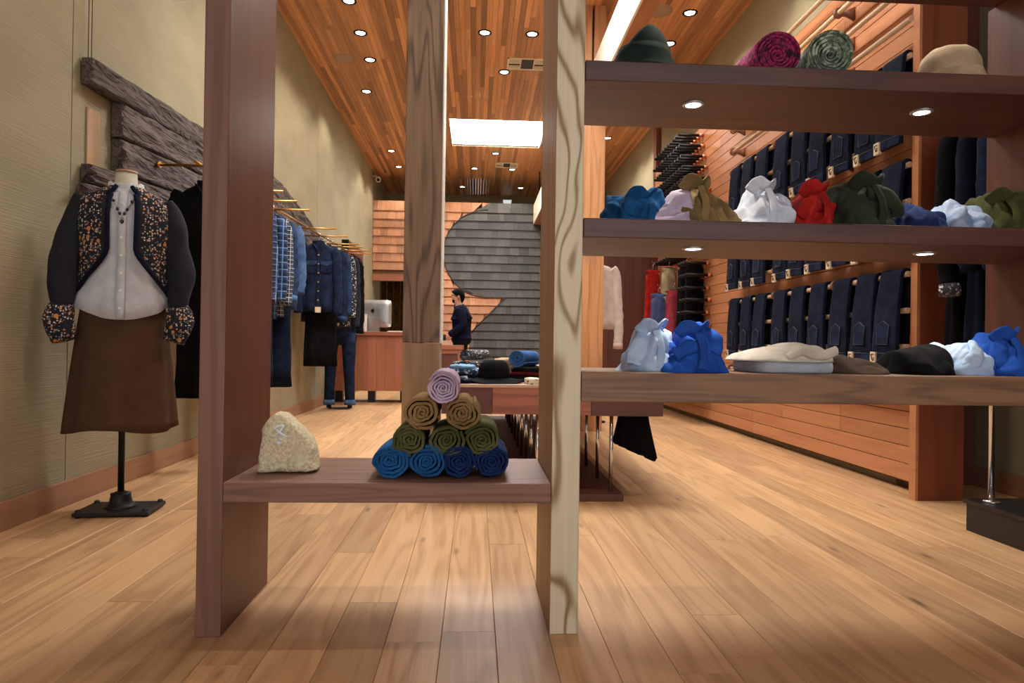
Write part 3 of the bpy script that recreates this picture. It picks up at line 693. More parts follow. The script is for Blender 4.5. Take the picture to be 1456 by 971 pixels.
# ---- rolls
def roll_mb(cx, y0, cz, R, L, turns, seed, wob=.05, core=.18, tight=.74, yaw_=0.0, squash=.0):
    """a rolled cloth: a spiral sheet with real thickness whose end shows the windings"""
    n = int(turns * 34); ins, outs = [], []
    pitchr = R * (1 - core) / turns
    for i in range(n + 1):
        th = 2 * pi * turns * i / n; r = R * core + pitchr * (i / n * turns)
        wi = wob * (1.5 - .9 * i / n); k = 1 + wi * nz(cos(th) * 1.4 + seed, sin(th) * 1.4, th * .05) + .5 * wi * nz(cos(th) * 3.2 + seed, sin(th) * 3.2, th * .09)
        for arr, rr_ in ((outs, r), (ins, r - pitchr * tight)):
            q = max(rr_ * k, .001); a = th + seed
            arr.append((q * cos(a), q * sin(a) * (1 - squash)))
    ny = 7; mb = MB()
    rows = []
    for iy in range(ny):
        v = iy / (ny - 1); y = y0 + L * v
        en = [0.0] * 1
        ca, sa = cos(yaw_), sin(yaw_)
        row = []
        for kind, arr in ((0, outs), (1, ins[::-1])):
            for q, (x, z) in enumerate(arr):
                qq = q if kind == 0 else len(arr) - 1 - q
                e = (.012 * nz(qq * .09, seed * 2.0, 3.3) + .008 * (qq / n - .4)) * (1 if iy == 0 else 0) - (.004 if kind else 0) * (iy == 0)
                bul = 1 + .04 * sin(pi * v) + .02 * nz(x * 25, z * 25 + seed, v * 3)
                dx = (y - y0) * sa
                row.append((cx + x * bul + dx, y - e, cz + z * bul))
        rows.append(row)
    mb.loft(rows, False)
    m = len(rows[0]); h = len(outs)
    for base in (0, (ny - 1) * m):
        for q in range(h - 1):
            a, b2 = q, q + 1; c, d = m - 1 - (q + 1), m - 1 - q
            f = (base + a, base + b2, base + c, base + d)
            mb.face(f, False)
    return mb
mRollB = fb('bright_blue_jersey', (42, 104, 164), (28, 78, 132)); mRollN = fb('navy_jersey', (32, 56, 108), (22, 40, 82)); mRollG = fb('moss_green_jersey', (106, 108, 66), (78, 80, 46)); mRollK = fb('tan_jersey', (158, 126, 84), (124, 98, 62)); mRollL = fb('lilac_jersey', (214, 190, 212), (190, 166, 190))
BZ = .43
ROLLS = [(-.243, .0555, .060, mRollB, 'bright blue rolled garment at the rock end of the bottom row'), (-.137, .0535, .056, mRollB, 'bright blue rolled garment in the bottom row next to the navy rolls'),
         (-.043, .0535, .055, mRollN, 'navy rolled garment in the bottom row touching the blue rolls'), (.052, .0535, .055, mRollN, 'navy rolled garment at the ash upright end of the bottom row')]
rolls = []
def roll(x, z, R, mat, lab, turns, seed, y0=2.0, L=.27, name='rolled_garment', cat='rolled garment', sq=.0, core=.2, **kw):
    t = thing(name, lab, cat, (x, y0, z - R * (1 - sq)))
    obj('roll', roll_mb(x, y0, z, R, L, turns, seed, squash=sq, core=core, **kw), mat, t)
    return t
for i, (x, r, R, m, lab) in enumerate(ROLLS):
    t = roll(x, BZ + r * .89 + .001, r, m, lab, 4.9, i + 1.3, sq=.12, wob=.22, core=.06)
    # outer wrap slumping to the side
    obj('outer_wrap', sleeve_mb([(x - r * .9, 2.03 + .1 * k, BZ + .027) for k in range(3)], (.026, .026), i, .9, .008), m, t)
for i, (x, z, R, lab) in enumerate([(-.188, .543, .0545, 'moss green rolled garment in the second row at the rock end'), (-.080, .542, .053, 'moss green rolled garment in the middle of the second row'), (.022, .543, .054, 'moss green rolled garment in the second row at the ash upright end')]):
    t = roll(x, z, R, mRollG, lab, 4.7, i * 2.1 + .4, wob=.22, sq=.11, core=.06)
    obj('outer_wrap', sleeve_mb([(x - R * .95, 2.015 + .1 * k, z - .012) for k in range(3)], (.03, .028), i + 9, .8, .009), mRollG, t)
for i, (x, z, R, lab) in enumerate([(-.152, .622, .0545, 'tan rolled garment of the upper pair on the rock side'), (-.036, .622, .0535, 'tan rolled garment of the upper pair on the ash upright side')]):
    t = roll(x, z, R, mRollK, lab, 4.5, i * 1.7 + 2.2, wob=.24, core=.06, sq=.09)
    obj('outer_wrap', sleeve_mb([(x + (-1 if i == 0 else 1) * R * .85, 2.01 + .1 * k, z + .015) for k in range(3)], (.028, .03), i + 19, .8, .01), mRollK, t)
roll(-.093, .694, .0525, mRollL, 'lilac rolled garment crowning the pyramid of rolls', 5.6, 5.1, wob=.16, core=.06, sq=.06)
# blanket rolls on the top shelf
def speckle(name, a, b, c):
    m, nt, bs = nmat(name, .95); v, _ = coords(nt, (1, 1, 1), 'obj')
    n = noise_n(nt, v, 95, 2); n2 = noise_n(nt, v, 40, 2)
    col = mixc(nt, ramp(nt, n, [(.45, (0, 0, 0, 1)), (.55, (1, 1, 1, 1))]), a, b); col = mixc(nt, ramp(nt, n2, [(.56, (0, 0, 0, 1)), (.62, (1, 1, 1, 1))]), col, c)
    nt.links.new(col, bs.inputs['Base Color']); bump(nt, bs, n, .5, .006); return m
mMag = speckle('magenta_weave', rgb(160, 34, 92), rgb(96, 20, 58), rgb(40, 12, 34)); mSage = speckle('sage_weave', rgb(122, 134, 112), rgb(78, 92, 76), rgb(176, 184, 160))
roll(.905, Z3 + .073, .075, mMag, 'rolled magenta woven blanket on the top shelf', 6.6, .8, 2.02, .26, 'rolled_blanket', 'blanket', .03, .08, wob=.05, tight=.6)
roll(1.06, Z3 + .072, .073, mSage, 'rolled sage green woven blanket on the top shelf', 6.2, 2.6, 2.0, .30, 'rolled_blanket', 'blanket', .02, .08, wob=.03, tight=.62, yaw_=.16)
# hats on the top shelf
def hat(name, label, mat, x, y, z, prof_, brim=None, sx=1, sy=1, seed=0, dent=0.0, tilt=0.0):
    t = thing(name, label, 'hat', (x, y, z))
    rings = []
    for r, h in prof_:
        rings.append([(x + sx * r * cos(a) + tilt * h, y + sy * r * sin(a), z + h + (dent * h * h / .02 * (-abs(cos(a)) ** 3) if r < .06 else 0) + .004 * nz(cos(a) * 2 + seed, sin(a) * 2, h * 20)) for a in [2 * pi * j / 40 for j in range(40)]])
    mb = MB(); mb.loft(rings, False); c = len(mb.v); mb.v.append(tuple(sum((Vector(p) for p in rings[-1]), Vector()) / 40)); e = (len(rings) - 1) * 40
    for j in range(40): mb.face((c, e + j, e + (j + 1) % 40), True)
    obj('crown', mb, mat, t, solid=.004)
    if brim:
        mb = MB(); r0, r1, rise, wv = brim
        mb.loft([[(x + sx * (r0 + (r1 - r0) * k / 5) * cos(a), y + sy * (r0 + (r1 - r0) * k / 5) * sin(a), z + .006 + rise * (1 - (k / 5)) ** 1.5 + wv * (k / 5) * sin(2 * a + seed)) for a in [2 * pi * j / 40 for j in range(40)]] for k in range(6)], False)
        obj('brim', mb, mat, t, solid=.004)
    return t
mHatG = fb('dark_green_felt', (38, 54, 48), (28, 40, 36)); mHatB = fb('beige_felt', (192, 168, 138), (168, 146, 118))
hat('felt_hat', 'dark green felt hat with peaked crown on the top shelf beside the ash upright', mHatG, .50, 2.06, Z3, [(.082, .02), (.080, .05), (.070, .082), (.054, .112), (.034, .140), (.016, .158), (.006, .161)], (.078, .115, .075, .006), .98, 1.0, 1.0, 0, .12)
hat('felt_hat', 'beige felt hat with soft round crown on the top shelf near the divider', mHatB, 1.475, 2.06, Z3, [(.085, .02), (.086, .045), (.084, .075), (.074, .10), (.055, .116), (.030, .121), (.01, .12)], (.082, .105, .05, .004), 1, 1, 2.0, 0, -.05)

# ---- carved rock on the bench
rk = thing('carved_rock', 'pale rough stone with a painted character standing on the bench shelf', 'rock', (-.56, 2.12, BZ))
out = [(-.645, .432), (-.64, .50), (-.632, .56), (-.618, .59), (-.595, .608), (-.575, .604), (-.55, .585), (-.525, .562), (-.50, .535), (-.483, .50), (-.48, .46), (-.474, .44), (-.50, .432), (-.55, .434), (-.60, .431)]
rx, rzc = -.56, .505
rings = []
dens = []
for i in range(len(out)):
    a, b = Vector((out[i][0], out[i][1])), Vector((out[(i + 1) % len(out)][0], out[(i + 1) % len(out)][1]))
    for k in range(5): dens.append(a.lerp(b, k / 5))
YR = 2.07
for dy, sc in ((.0, .02), (.0, .35), (.0, .7), (.001, .93), (.008, .985), (.03, 1.01), (.07, 1.0), (.10, .95), (.115, .8), (.118, .3)):
    ring = []
    for p in dens:
        x = rx + (p.x - rx) * sc; z = rzc + (p.y - rzc) * sc
        q = Vector((x * 30, dy * 30, z * 30))
        y = YR + dy + .010 * noise.noise(q * .5) + .004 * noise.noise(q * 1.7) + (.0 if sc < .9 else 0)
        x += .004 * noise.noise(q * 1.3 + Vector((5, 0, 0))) * (sc > .9); z += .004 * noise.noise(q * 1.3 + Vector((0, 7, 0))) * (sc > .9)
        ring.append((x + .3 * dy * 0, y, max(BZ, z)))
    rings.append(ring)
obj('stone', MB().loft(rings, True), plain('rough_limestone', rgb(240, 228, 190), .95, 0, .10, 110, .9, rgb(200, 184, 148)), rk)
def rock_y(x, z):
    q = Vector((x * 30, 0, z * 30)); return YR + .010 * noise.noise(q * .5) + .004 * noise.noise(q * 1.7) - .0035
def stroke(pts, w):
    mb = MB(); d = []
    for a, b in zip(pts, pts[1:]):
        for k in range(6): d.append((a[0] + (b[0] - a[0]) * k / 6, a[1] + (b[1] - a[1]) * k / 6))
    d.append(pts[-1]); n = len(d)
    mb.tube([(x, rock_y(x, z), z) for x, z in d], [w * (.55 + .45 * sin(pi * min(1, (i + .5) / n * 1.2))) for i in range(n)], 8, True, 0); return mb
mInk = plain('white_ink', rgb(236, 240, 246), .7, var=.02)
def rp(u, v): return (-.645 + u * .21, .608 - v * .21)   # marks placed on the stone face
for st, w in (([(.24, .22), (.30, .175), (.38, .165), (.34, .235), (.30, .275), (.235, .325)], .0026), ([(.27, .215), (.34, .27), (.40, .315), (.47, .325)], .0028), ([(.31, .345), (.375, .36)], .0032), ([(.29, .40), (.34, .425)], .0042)):
    obj('painted_stroke', stroke([rp(*p) for p in st], w * 1.45), mInk, rk)['label'] = 'white painted stroke'
cvx, cvz = rp(.55, .60)
mb = MB().rev([(.030, -.032), (.031, -.02), (.026, -.004), (.020, .002), (.020, .012), (.023, .018), (.021, .030), (.012, .038), (.004, .040)], (cvx, rock_y(cvx, cvz) + .006, cvz), 20, True, 0, 1, .30)
obj('carved_relief', mb, plain('carved_limestone', rgb(226, 214, 178), .95, 0, .10, 60, .8), rk)
# ================================================================== JEANS WALL
XD = 2.42
YD0, YD1 = 3.70, 6.38
rk_ = thing('dowel_rack', 'rack of pale wooden dowels on brown brackets across the fir wall', 'rack', (XD, 5, .64))
dm = mesh('dowel', MB().tube([(0, 0, 0), (0, YD1 - YD0, 0)], .0165, 10), MT['dowel'])
bk = MB().tube([(-.026, 0, 0), (-.026, .0, 0), (-.0261, 0, 0)], .03, 4) if False else MB()
bk.loft([[(.034 * cos(a), dy, .034 * sin(a)) for a in [2 * pi * j / 14 for j in range(14)]] for dy in (-.014, .014)])
bk.loft([[(sx, dy, dz) for dy, dz in ((-.013, -r), (.013, -r), (.013, r), (-.013, r))] for sx, r in ((.025, .016), (.055, .018), (.085, .032), (.109, .045))])
bkm = mesh('bracket', bk, MT['bracket'])
DOW = [DZ0 + DZ * k for k in range(14)]
for z in DOW:
    d = link('dowel', dm, rk_, Vector((XD, YD0, z)) - rk_.location)
    for y in (6.35, 5.40, 4.48): link('bracket', bkm, rk_, Vector((XD, y, z)) - rk_.location)

# one pair of jeans folded over a dowel (dowel axis = local y, room side = -x), waistband hanging down
JL = .50
def jeans_body():
    mb = MB(); R0 = .0175; T = .020
    path = []                                # closed outline in (x, z): outer then inner
    def side(r, zf, zb):
        p = [(-r - .010 * (1 - t) - .012 * sin(pi * t), zf * (1 - t) + 0 * t) for t in [k / 12 for k in range(12)]]
        p += [(-r * cos(a), r * sin(a)) for a in [pi * k / 8 for k in range(9)]]
        p += [(r + .004 * t, zb * t) for t in [(k + 1) / 8 for k in range(8)]]
        return p
    o_, i_ = side(R0 + T, -JL, -JL * .80), side(R0 + .0005, -JL + .004, -JL * .80 + .004)
    rings = []
    for k in range(15):
        v = k / 14; ring = []
        for kind, arr in ((0, o_), (1, i_[::-1])):
            for x, z in arr:
                front = x < -.012
                dpt = max(0, -z) / JL
                hw = (.098 + .024 * dpt) if front else (.094 - .008 * dpt)
                e = abs(2 * v - 1)
                y = (2 * v - 1) * hw * (1 - .06 * 0)
                bulge = (.5 - e ** 4 * .5) * .012 * (1 if kind == 0 else 0)
                wr_ = .006 * nz(y * 18, z * 9 + 3, k * .05) + .004 * nz(y * 40, z * 24, 1.0)
                ring.append((x + (-1 if front else 1) * bulge * dpt + wr_ * dpt * (1 if kind == 0 else .3), y, z + .006 * nz(y * 12, 2.0, 5.0) * dpt))
        rings.append(ring)
    mb.loft(rings, True); return mb
def on_front(y, z, off=.0):                  # x of the room-side surface
    d = -z / JL; e = abs(y / (.098 + .024 * d))
    return -.0375 - .010 * d * 1 - .012 * sin(pi * (1 - d)) - (.5 - min(1, e) ** 4 * .5) * .012 * d - off
def patch(y0, y1, z0, z1, off, pts=None, th=.004):
    pts = pts or [(y0, z0), (y1, z0), (y1, z1), (y0, z1)]
    mb = MB(); mb.loft([[(on_front(y, z, o), y, z) for y, z in pts] for o in (-.006, off)], True, False); return mb
def line(pts, w=.0022, off=.009): return MB().tube([(on_front(y, z, off), y, z) for y, z in pts], w, 5)
def make_jeans():
    t = thing('jeans', 'dark indigo jeans', 'jeans', (0, 0, 0), 0, 'indigo jeans folded over the wall dowels')
    obj('denim_body', jeans_body(), MT['indigo'], t, local=True)
    pk = [(-.052, -.40), (.052, -.40), (.058, -.29), (.0, -.262), (-.058, -.29)]
    p = obj('back_pocket', patch(0, 0, 0, 0, .0075, pk), MT['indigo2'], t, local=True)
    obj('stitching', line(pk + [pk[0]], .0016, .0085), MT['stitch'], p, local=True)
    w = obj('waistband', patch(-.118, .118, -.497, -.455, .008), MT['indigo2'], t, local=True)
    obj('stitching', line([(-.11, -.452), (.0, -.450), (.11, -.452)], .0016, .0075), MT['stitch'], w, local=True)
    lb = obj('paper_label', patch(.055, .110, -.512, -.445, .014), MT['leather'], t, local=True); lb['label'] = 'cream paper label'
    mk = MB()
    for a, b in (((.066, -.460), (.099, -.460)), ((.098, -.460), (.078, -.497)), ((.068, -.475), (.068, -.497))): mk.tube([(on_front(y, z, .0145), y, z) for y, z in (a, b)], .003, 5)
    obj('label_mark', mk, MT['print'], lb, local=True)
    return t
jp = make_jeans(); first = True
JY = [6.21, 5.92, 5.62, 5.25, 4.95, 4.65, 4.34, 4.06, 3.81]
ords = ['nearest to', 'second from', 'third from', 'fourth from', 'fifth from', 'sixth from', 'seventh from', 'eighth from', 'farthest from']
rj = random.Random(3)
for rn, zz in (('upper', DOW[9]), ('middle', DOW[6]), ('lower', DOW[3])):
    for i, y in enumerate(JY):
        lab = 'dark indigo jeans on the %s jeans dowel, %s the reddish end panel' % (rn, ords[8 - i])
        loc = (XD, y, zz); rot = (radians(rj.uniform(-2.5, 2.5)), radians(rj.uniform(-1, 2)), 0)
        if first: jp.location = loc; jp.rotation_euler = rot; jp['label'] = lab; first = False
        else: dup(jp, loc, rot, lab)

# ================================================================== PEG WALL AND FAR CLOTHES
pg = thing('peg_rack', 'field of black pegs with copper collars sticking out of the fir wall', 'peg rack', (XB, 8.2, .2))
pmb = MB(); pmb.tube([(0, 0, 0), (-.29, 0, 0)], .017, 8)
n0 = len(pmb.f); pmb.tube([(0, 0, 0), (-.045, 0, 0)], .021, 8, True, 1)
pegm = mesh('peg', pmb, [MT['black'], MT['copper']])
np_ = 0
for r in range(23):
    z = 3.22 - r * .134
    for c in range(13):
        y = 7.22 + c * .112 + (.056 if r % 2 else 0)
        if y < 7.50 - .045 * r and r < 7: continue
        if y > 8.62: continue
        if .9 < z < 1.85 and (c > 2): continue
        link('peg', pegm, pg, Vector((XB - .001, y, z)) - pg.location); np_ += 1

def ring_body(levels, n=40, fold_n=9, seed=0, amp0=0.0):
    """levels: (z, half width, half depth, fold amplitude, y shift)"""
    rings = []
    for z, hw, hd, am, ys in levels:
        ring = []
        for j in range(n):
            a = 2 * pi * j / n; c, s = cos(a), sin(a); k = (abs(c) ** 2.6 + abs(s) ** 2.6) ** (-1 / 2.6)
            f = 1 + am * sin(fold_n * a + seed + 2 * nz(z * 3, seed, a)) + am * .6 * nz(c * 3 + seed, s * 3, z * 4)
            ring.append((c * k * hw * (1 + (f - 1) * .4), ys + s * k * hd * f, z))
        rings.append(ring)
    return rings
def hanging(name, label, cat, loc, rz=0, mat=None, w=.22, length=.72, sleeve=.58, collar=True, smat=None, dep=.055, flare=1.06, cuff=None, group=None, pockets=None, buttons=None, hook=True, tagpatch=False, seed=0, strap=False):
    """a garment on a hanger; origin at the hanger hook, front = -y"""
    t = thing(name, label, cat, loc, rz, group); smat = smat or mat
    zs = -.115
    nk = .055 if not strap else .085
    lv = [(zs + .015, nk, .03, 0, 0), (zs, nk + .02, .036, .0, 0), (zs - .02, w * .72, .045, .02, 0), (zs - .05, w * .97, dep, .03, 0), (zs - .11, w * 1.0, dep * 1.1, .05, 0)]
    for k in range(1, 9):
        u = k / 8; lv.append((zs - .11 - (length - .11) * u, w * (1.0 - .05 * sin(pi * u) + (flare - 1) * u), dep * (1.1 + .35 * u), .05 + .13 * u, 0))
    mb = MB(); mb.loft(ring_body(lv, 48, 7, seed), True)
    body = obj('garment_body', mb, mat, t, local=True)
    if sleeve:
        for s in (-1, 1):
            p = [(s * w * .86, 0, zs - .05), (s * w * 1.10, -.005, zs - .13), (s * w * 1.2, -.015, zs - .13 - sleeve * .35), (s * w * 1.27, -.03, zs - .1 - sleeve * .7), (s * w * 1.22, -.055, zs - .08 - sleeve)]
            mb = sleeve_mb(p, (.062, .046), seed + s, .72, .010)
            sl_ = obj('sleeve', mb, smat, t, local=True)
            if cuff is not None:
                e = Vector(p[-1]); d = (Vector(p[-1]) - Vector(p[-2])).normalized()
                obj('cuff', MB().tube([e - d * .03, e + d * .03], [.052, .054], 16, True, 0, (.75, (0, 1, 0))), cuff, sl_, local=True)
    if collar:
        mb = MB()
        for s in (-1, 1):
            mb.loft([[(s * (.012 + .05 * u), -.052 - .006 * sin(pi * u), zs + .012 - .05 * (1 - u) - v * .05 * (1 - .5 * u)) for v in (0, 1)] + [(s * (.012 + .05 * u), -.040, zs + .012 - .05 * (1 - u) - v * .05 * (1 - .5 * u)) for v in (1, 0)] for u in [k / 5 for k in range(6)]], True, True)
        mb.loft([[(.062 * cos(a), .038 * sin(a) - .006, zs + .035 + z - .02 * (1 - sin(a)) / 2) for a in [2 * pi * j / 20 for j in range(20)]] for z in (-.03, .012)], False)
        obj('collar', mb, smat, t, solid=0, local=True)
    if buttons is not None:
        obj('placket', MB().grid(lambda u, v: ((u - .5) * .032, -(dep * (1.12 + .35 * v)) - .006 - .006 * sin(9 * v), zs - .06 - (length - .1) * v), 2, 14), smat, t, local=True)
        for k in range(6):
            v = (k + .6) / 6.4; obj('button', MB().tube([(0, -(dep * (1.12 + .35 * v)) - .010, zs - .06 - (length - .1) * v), (0, -(dep * (1.12 + .35 * v)) - .018, zs - .06 - (length - .1) * v)], .009, 8), buttons, t, local=True)
    if pockets is not None:
        for s in (-1, 1):
            cx_, cz_ = s * w * .48, zs - .235
            yf = -dep * 1.22 - .012
            pkt = obj('pocket', MB().prism([(cx_ - .055, cz_ + .05), (cx_ + .055, cz_ + .05), (cx_ + .055, cz_ - .06), (cx_, cz_ - .085), (cx_ - .055, cz_ - .06)], 'y', yf, yf + .03), smat, t, local=True)
            obj('pocket_flap', MB().prism([(cx_ - .06, cz_ + .055), (cx_ + .06, cz_ + .055), (cx_ + .06, cz_ + .02), (cx_, cz_ - .002), (cx_ - .06, cz_ + .02)], 'y', yf - .006, yf + .02), pockets, pkt, local=True)
    if tagpatch: obj('paper_label', B(-.03, .03, -dep * 1.62 - .008, -dep * 1.62 + .002, zs - length - .015, zs - length + .045), MT['leather'], t, local=True)['label'] = 'cream paper label'
    hg = obj('hanger', MB().tube([(-w * .85, 0, zs - .045), (-.04, 0, zs + .02), (.04, 0, zs + .02), (w * .85, 0, zs - .045)], .008, 8), MT['darkgrey'], t, local=True)
    if hook: obj('hook', MB().tube([(0, 0, zs + .02), (0, 0, -.035)] + [(.0 + .022 * sin(a) , 0, -.013 - .022 * cos(a)) for a in [k * .55 for k in range(8)]], .0035, 6), MT['chrome'], hg, local=True)
    return t
# dresses hanging from the pegs
for nm, lab, x, y, z, mat, w, ln in (('dress', 'bright red sleeveless dress hanging from a black peg', 2.18, 8.35, 1.88, mRed, .085, .72), ('dress', 'cream sleeveless dress hanging beside the red dress', 2.36, 8.25, 1.90, fb('cream_silk', (206, 192, 160), (176, 160, 124)), .095, .85),
        ('dress', 'dusty blue sleeveless dress hanging below the red dress', 2.16, 8.0, 1.56, fb('dusty_blue', (84, 98, 146), (64, 76, 118)), .085, .65), ('dress', 'rose red sleeveless dress hanging below the cream dress', 2.325, 7.95, 1.60, fb('rose_red', (186, 74, 88), (150, 52, 66)), .085, .62)):
    hanging(nm, lab, 'dress', (x, y, z), radians(8), mat, w, ln, 0, False, dep=.05, flare=1.25, seed=x * 9, strap=True)
for k, (x, y) in enumerate(((2.42, 7.75), (2.43, 7.5))):
    hanging('black_dress', ('black beaded dress hanging from the pegs next to the rose dress', 'long black dress hanging on the pegs closest to the jeans')[k], 'dress', (x, y, 1.88), radians(10), MT['blackcloth'], .10, .95, 0, False, dep=.06, flare=1.15, seed=k * 3.0, strap=True)
# white blouse on a stand behind the fir column
hanging('blouse', 'white loose blouse with long sleeves half behind the fir column', 'blouse', (1.28, 7.35, 1.83), 0, fb('off_white_silk', (240, 232, 226), (222, 212, 206)), .21, .70, .80, True, flare=1.15, seed=4, cuff=fb('off_white_cuff', (226, 206, 194)))
st = thing('blouse_stand', 'thin black pole stand carrying the white blouse', 'stand', (1.28, 7.35, 0))
obj('pole', MB().tube([(1.28, 7.42, .02), (1.28, 7.42, 1.84), (1.28, 7.35, 1.84), (1.28, 7.30, 1.835)], .011), MT['black'], st)
obj('foot', MB().rev([(.15, 0), (.15, .012), (.02, .022)], (1.28, 7.42, 0), 28), MT['iron'], st)

# ================================================================== ALCOVE: plinth and coat rack
pl = thing('plinth', 'low black lacquered plinth on the floor beside the end panel', 'plinth', (2.68, 2.75, 0))
obj('plinth_body', B(2.272, 3.04, 2.45, 3.04, 0, .125), MT['plinth'], pl, bevel=.004)
obj('plinth_top', B(2.262, 3.05, 2.44, 3.05, .125, .145), MT['plinth'], pl, bevel=.003)
cr = thing('coat_rack', 'chrome coat rack standing on the black plinth', 'rack', (2.4, 2.75, .145))
for yy in (2.62, 2.96):
    obj('post', MB().tube([(2.33, yy, .145), (2.33, yy, 2.12)], .013, 12), MT['chrome'], cr)
    obj('foot', MB().rev([(.035, 0), (.035, .008), (.014, .014)], (2.33, yy, .145), 16), MT['chrome'], cr)
obj('arm', MB().tube([(2.33, 2.62, 2.12), (2.33, 2.96, 2.12), (2.60, 3.0, 2.12), (2.66, 3.10, 2.12), (2.66, 3.56, 2.12)], .012, 10), MT['chrome'], cr)
hanging('long_coat', 'long black coat with dark sequins hanging on the chrome rack', 'coat', (2.66, 3.40, 2.11), 0, MT['blackcloth'], .21, 1.35, .78, True, dep=.042, flare=1.12, seed=2, cuff=MT['printgrey'])
hanging('long_coat', 'long plain black coat hanging in front of the sequin coat', 'coat', (2.66, 3.27, 2.11), 0, MT['navycloth'], .20, 1.30, .70, True, dep=.042, flare=1.1, seed=6)
hanging('long_coat', 'navy blue long coat hanging outermost on the chrome rack', 'coat', (2.66, 3.14, 2.11), 0, MT['indigo2'], .19, 1.2, .70, True, dep=.042, flare=1.1, seed=8)

# ================================================================== LEFT WALL: weathered planks
wp = thing('weathered_plank_relief', 'weathered grey barn planks mounted like a hull on the plaster wall', 'wall relief', (XL + .04, 6, 1.4))
def plank_relief(y0, y1, top, bot, seed, th=.062, rag=.06):
    n, m_ = int((y1 - y0) * 32) + 2, 17; mb = MB(); rows = []
    for i in range(n):
        u = i / (n - 1); ring = []
        for j in range(m_):
            v = j / (m_ - 1)
            yy = y0 + (y1 - y0) * u
            if i == 0: yy += rag * nz(v * 5 + seed, seed, 1)
            if i == n - 1: yy += rag * nz(v * 5 + seed, seed, 7)
            zt, zb = top(yy), bot(yy); e = .008 * nz(yy * 3, seed, 0) if j == 0 else (.008 * nz(yy * 3, seed, 4) if j == m_ - 1 else 0)
            z = zt + (zb - zt) * v + e
            xx = XL + .012 + th + .018 * nz(yy * 2.2, z * 14, seed) + .012 * nz(yy * 6, z * 55, seed) + .007 * nz(yy * 14, z * 95, seed) - (.018 if j in (0, m_ - 1) else 0)
            ring.append((xx, yy, z))
        ring += [(XL + .010, p[1], p[2]) for p in (ring[-1], ring[0])]
        rows.append(ring)
    mb.loft(rows, True, True); obj('barn_plank', mb, MT['barn'], wp)
hull = lambda y: 2.245 + .066 * (y - 3.48) - (.085 * max(0, y - 6.4) ** 1.5)
def lay(k): return lambda y: hull(min(y, 6.4)) - k * (.185 if k < 4 else .182) - (.085 * max(0, y - 6.4) ** 1.5) * (1 - k * .02)
plank_relief(3.56, 8.9, lay(0), lambda y: lay(0)(y) - (.135 + .015 * (y - 3.5)), 1)
plank_relief(3.85, 8.7, lambda y: lay(1)(y) + .042, lambda y: lay(1)(y) - .150, 2)
plank_relief(3.86, 8.5, lambda y: lay(2)(y) + .030, lambda y: lay(2)(y) - .158, 3)
plank_relief(3.57, 8.2, lambda y: lay(3)(y) + .02, lambda y: lay(3)(y) - .08, 4, rag=.1)
plank_relief(3.54, 8.0, lambda y: lay(3)(y) - .088, lambda y: lay(3)(y) - .23, 5, rag=.14)
obj('batten', B(XL + .001, XL + .010, 3.62, 3.74, 1.30, 2.02), MT['elm_low'], wp)
for yy in (3.58, 3.61): obj('hanging_wire', MB().tube([(XL + .03, yy, 2.20), (XL + .03, yy, ZC)], .002, 5), MT['darkgrey'], wp)
# brass rail on arms
ra = thing('brass_rail', 'brass hanging rail on wall arms in front of the weathered planks', 'rail', (-1.80, 6.5, 2.0))
def railz(y): return 1.905 + .028 * (y - 4.3)
RX = -1.70
obj('rail', MB().tube([(RX, 4.2, railz(4.2)), (RX, 9.3, railz(9.3))], .009, 8), MT['brass'], ra)
for yy in (4.25, 5.0, 5.4, 5.8, 6.9, 7.5, 8.2, 8.5, 8.9, 9.25):
    obj('arm', MB().tube([(XL + .09, yy, railz(yy) - .013), (-1.40, yy, railz(yy) - .013)], .0085, 8), MT['brass'], ra)
    obj('rosette', MB().tube([(XL + .075, yy, railz(yy) - .013), (XL + .095, yy, railz(yy) - .013)], .02, 12), MT['brass'], ra)
G = 'clothes on the brass rail'
def hang_l(lab, cat, y, mat, w=.19, ln=.70, sl=.56, **k):
    k.setdefault('dep', .042); hanging(k.pop('name', cat.replace(' ', '_')), lab, cat, (RX + k.pop('dx', 0), y, railz(y) + .004), radians(k.pop('rz', 6)), mat, w, ln, sl, seed=y * 3, group=None, **k)
hang_l('long black coat on the brass rail beside the dress form', 'coat', 4.40, MT['blackcloth'], .163, 1.33, .62)
hang_l('dark navy jacket on the brass rail behind the black coat', 'jacket', 4.72, MT['navycloth'], .163, .8)
hang_l('long dark indigo dress near the walnut upright on the brass rail', 'dress', 4.92, MT['indigo'], .163, 1.30, 0)
hang_l('navy tartan shirt on the brass rail closest to the walnut upright', 'shirt', 5.06, MT['plaid1'], .163, .85, .60, cuff=MT['plaid1'])
hang_l('long indigo skirt hanging below the blue checked shirt', 'skirt', 5.2, MT['indigo2'], .17, 1.32, 0)
hang_l('blue checked shirt on the brass rail next to the tartan shirt', 'shirt', 5.32, MT['plaid2'], .163, .82, .60, buttons=MT['white'])
hang_l('black and white checked shirt on the brass rail', 'shirt', 5.48, MT['plaid3'], .163, .80, .60, cuff=MT['plaid3'])
hang_l('mid blue denim shirt with turned light cuffs on the brass rail', 'shirt', 5.64, MT['midblue'], .163, .78, .58, cuff=MT['ltblue'])
hang_l('long printed dark skirt hanging under the mid blue denim shirt', 'skirt', 5.74, MT['indigo'], .17, 1.38, 0)
hang_l('light blue denim shirt with rolled sleeves on the brass rail', 'shirt', 5.88, MT['ltblue'], .163, .74, .52)
hang_l('dark denim trucker jacket with chest pockets and cream label', 'jacket', 7.45, MT['indigo2'], .163, .72, .66, pockets=MT['midblue'], buttons=MT['brass'], tagpatch=True, rz=14)
hang_l('black long skirt hanging behind the trucker jacket', 'skirt', 7.62, MT['blackcloth'], .163, 1.32, 0, collar=False, rz=10)
